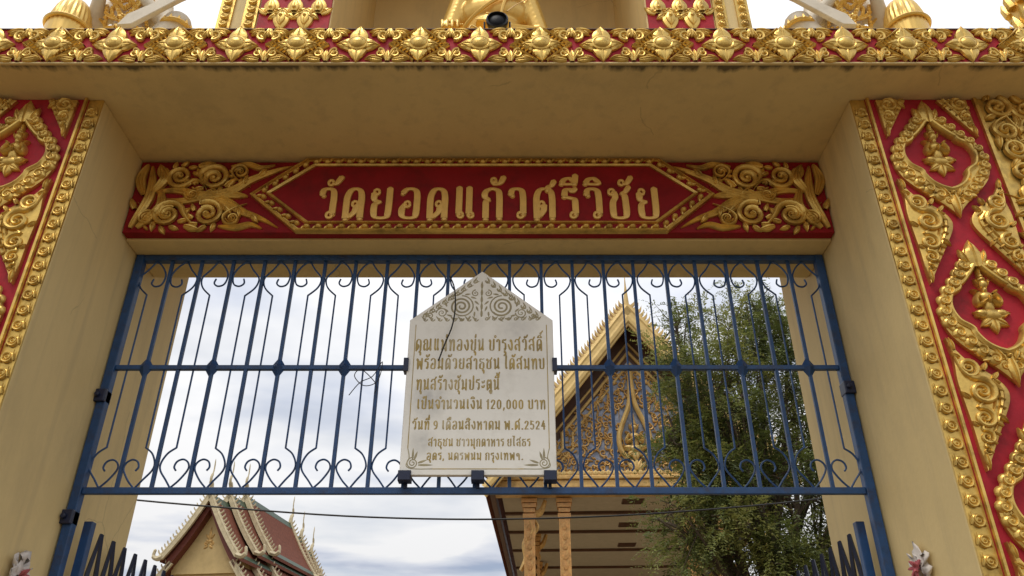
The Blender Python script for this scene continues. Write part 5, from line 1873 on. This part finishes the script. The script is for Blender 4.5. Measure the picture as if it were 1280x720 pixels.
# ================================================================== trees
def make_tree(name, label, base, height, crown, seed, nleaf, group=None, leaf=.05, sprays=2600, gap=.0):
    """crown: list of (centre, radii) clumps in local space"""
    rnd = random.Random(seed)
    nr = np.random.default_rng(seed)
    t = thing(name, label, 'tree', base, 0, group)
    tk = MB()
    tips = []
    trunk_top = Vector((rnd.uniform(-.1, .1), rnd.uniform(-.1, .1), height * .32))
    tk.tube(smooth_path([(0, 0, 0), (.05, .03, height * .1), (-.03, .02, height * .22), tuple(trunk_top)], 4), [.26 - .008 * i for i in range(13)], 9)
    for (c, r) in crown:
        c = Vector(c)
        start = trunk_top.lerp(Vector((0, 0, height * .2)), rnd.uniform(0, .6))
        mid = start.lerp(c, .55) + Vector((rnd.uniform(-.3, .3), rnd.uniform(-.3, .3), rnd.uniform(-.1, .3)))
        pth = smooth_path([tuple(start), tuple(start.lerp(mid, .5) + Vector((rnd.uniform(-.15, .15), 0, 0))), tuple(mid), tuple(c)], 5)
        tk.tube(pth, [.10 * (1 - .8 * i / (len(pth) - 1)) for i in range(len(pth))], 6)
        for k in range(9):
            a = Vector((rnd.gauss(0, 1), rnd.gauss(0, 1), rnd.gauss(0.1, 1))).normalized()
            e = c + Vector((a.x * r[0], a.y * r[1], a.z * r[2])) * rnd.uniform(.65, 1.0)
            s0 = Vector(pth[rnd.randint(len(pth) // 2, len(pth) - 1)])
            m0 = s0.lerp(e, .5) + Vector((rnd.uniform(-.15, .15), rnd.uniform(-.15, .15), rnd.uniform(-.05, .2)))
            q = smooth_path([tuple(s0), tuple(m0), tuple(e)], 5)
            tk.tube(q, [.032 * (1 - .85 * i / (len(q) - 1)) for i in range(len(q))], 5)
    # sprays: a bent twig with paired small leaves (feathery)
    C = np.array([c for c, r in crown]); RR = np.array([r for c, r in crown])
    vol = RR.prod(axis=1) ** .8; vol /= vol.sum()
    which = nr.choice(len(crown), size=sprays, p=vol)
    dirs = nr.normal(size=(sprays, 3)); dirs /= np.linalg.norm(dirs, axis=1)[:, None]
    rad = nr.uniform(.12, 1.0, sprays) ** .45
    # bunch the sprays so that gaps open between bunches
    nb_ = sprays // 34
    bunch = nr.integers(0, nb_, sprays)
    bw_ = nr.choice(len(crown), size=nb_, p=vol)
    bd_ = nr.normal(size=(nb_, 3)); bd_ /= np.linalg.norm(bd_, axis=1)[:, None]
    br_ = nr.uniform(.1, 1.0, nb_) ** .45
    bc = C[bw_] + bd_ * RR[bw_] * br_[:, None]
    axis = bd_ + nr.normal(size=(nb_, 3)) * .5 + np.array([0, 0, .1]); axis /= np.linalg.norm(axis, axis=1)[:, None]
    along = nr.normal(size=sprays) * .26
    pos = bc[bunch] + axis[bunch] * along[:, None] + nr.normal(size=(sprays, 3)) * np.array([.10, .10, .085])
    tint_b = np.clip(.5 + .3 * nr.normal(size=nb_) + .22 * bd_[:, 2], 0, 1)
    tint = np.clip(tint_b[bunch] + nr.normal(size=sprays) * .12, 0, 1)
    for i in range(nb_):                    # the twig each bunch grows along
        a_ = bc[i] - axis[i] * .45; b_ = bc[i] + axis[i] * .35
        tk.tube([tuple(a_), tuple((a_ + b_) / 2 + nr.normal(size=3) * .03), tuple(b_)], [.011, .008, .003], 4)
    out = bd_[bunch] * .8 + nr.normal(size=(sprays, 3)) * .55 + np.array([0, 0, -.15])
    out /= np.linalg.norm(out, axis=1)[:, None]
    up = np.array([0, 0, 1.0])
    side = np.cross(out, up) + nr.normal(size=(sprays, 3)) * .25
    side /= np.linalg.norm(side, axis=1)[:, None]
    nrm = np.cross(side, out)
    verts = []; K = nleaf
    length = nr.uniform(.22, .42, sprays)
    vs_all = []
    for k in range(K):
        f = (k + .5) / K
        for sg in (-1, 1):
            b = pos + out * (length * f)[:, None] + np.array([0, 0, -1]) * (length * f * f * .35)[:, None]
            tip_dir = side * sg * .85 + out * .5 + nr.normal(size=(sprays, 3)) * .18
            ll = leaf * nr.uniform(.7, 1.25, sprays)[:, None] * (1 - .4 * f)
            tip = b + tip_dir * ll
            wv_ = out * ll * .22 + nrm * ll * nr.uniform(-.12, .12, sprays)[:, None]
            mid_ = b + tip_dir * ll * .5
            vs_all.append(np.stack([b, mid_ - wv_, tip, mid_ + wv_], axis=1))
    V_ = np.concatenate(vs_all, axis=0).reshape(-1, 3)
    nq = len(V_) // 4
    me = bpy.data.meshes.new('crown')
    me.vertices.add(len(V_)); me.vertices.foreach_set('co', V_.astype(np.float32).ravel())
    me.loops.add(nq * 4); me.loops.foreach_set('vertex_index', np.arange(nq * 4, dtype=np.int32))
    me.polygons.add(nq); me.polygons.foreach_set('loop_start', np.arange(0, nq * 4, 4, dtype=np.int32))
    me.polygons.foreach_set('loop_total', np.full(nq, 4, dtype=np.int32))
    at_ = me.attributes.new('tint', 'FLOAT', 'POINT')
    at_.data.foreach_set('value', np.tile(np.repeat(tint, 4), K * 2).astype(np.float32))
    me.materials.append(M['leaf'])
    me.update(); me.validate()
    tk.build('trunk', M['bark'], t, smooth=True)
    o = bpy.data.objects.new('crown', me); col.objects.link(o); o.parent = t
    return t


def at(px, py, D, base):
    p = P(px, py, D) - Vector(base)
    return tuple(p)


tb = (P(960, 700, 13).x, 13.0, 0)
cl = []
for px, py, d, r in ((925, 430, 13.2, (.9, .9, .8)), (870, 470, 12.6, (.75, .85, .7)), (985, 440, 13.2, (.9, .9, .9)), (950, 385, 13.4, (.55, .7, .55)), (900, 520, 12.8, (.95, 1, .7)),
                     (985, 530, 13, (1.0, 1, .8)), (1040, 480, 13.4, (.8, 1, .9)), (930, 590, 12.7, (1.0, 1, .6)), (1010, 610, 13, (1.0, 1, .7)), (870, 590, 12.5, (.7, .8, .6)),
                     (900, 670, 12.7, (.9, .9, .6)), (980, 690, 12.8, (1.0, 1, .6)), (1060, 580, 13.3, (.9, 1, .9)), (850, 660, 12.5, (.5, .6, .5)), (1060, 680, 13.2, (.9, 1, .8)),
                     (845, 410, 12.9, (.36, .45, .45)), (846, 545, 12.5, (.32, .45, .45))):
    cl.append((at(px, py, d, tb), r))
make_tree('feathery_tree', 'tall feathery green tree covering the gilded hall behind the grille', tb, 9.0, cl, 11, 7, leaf=.074, sprays=12000)
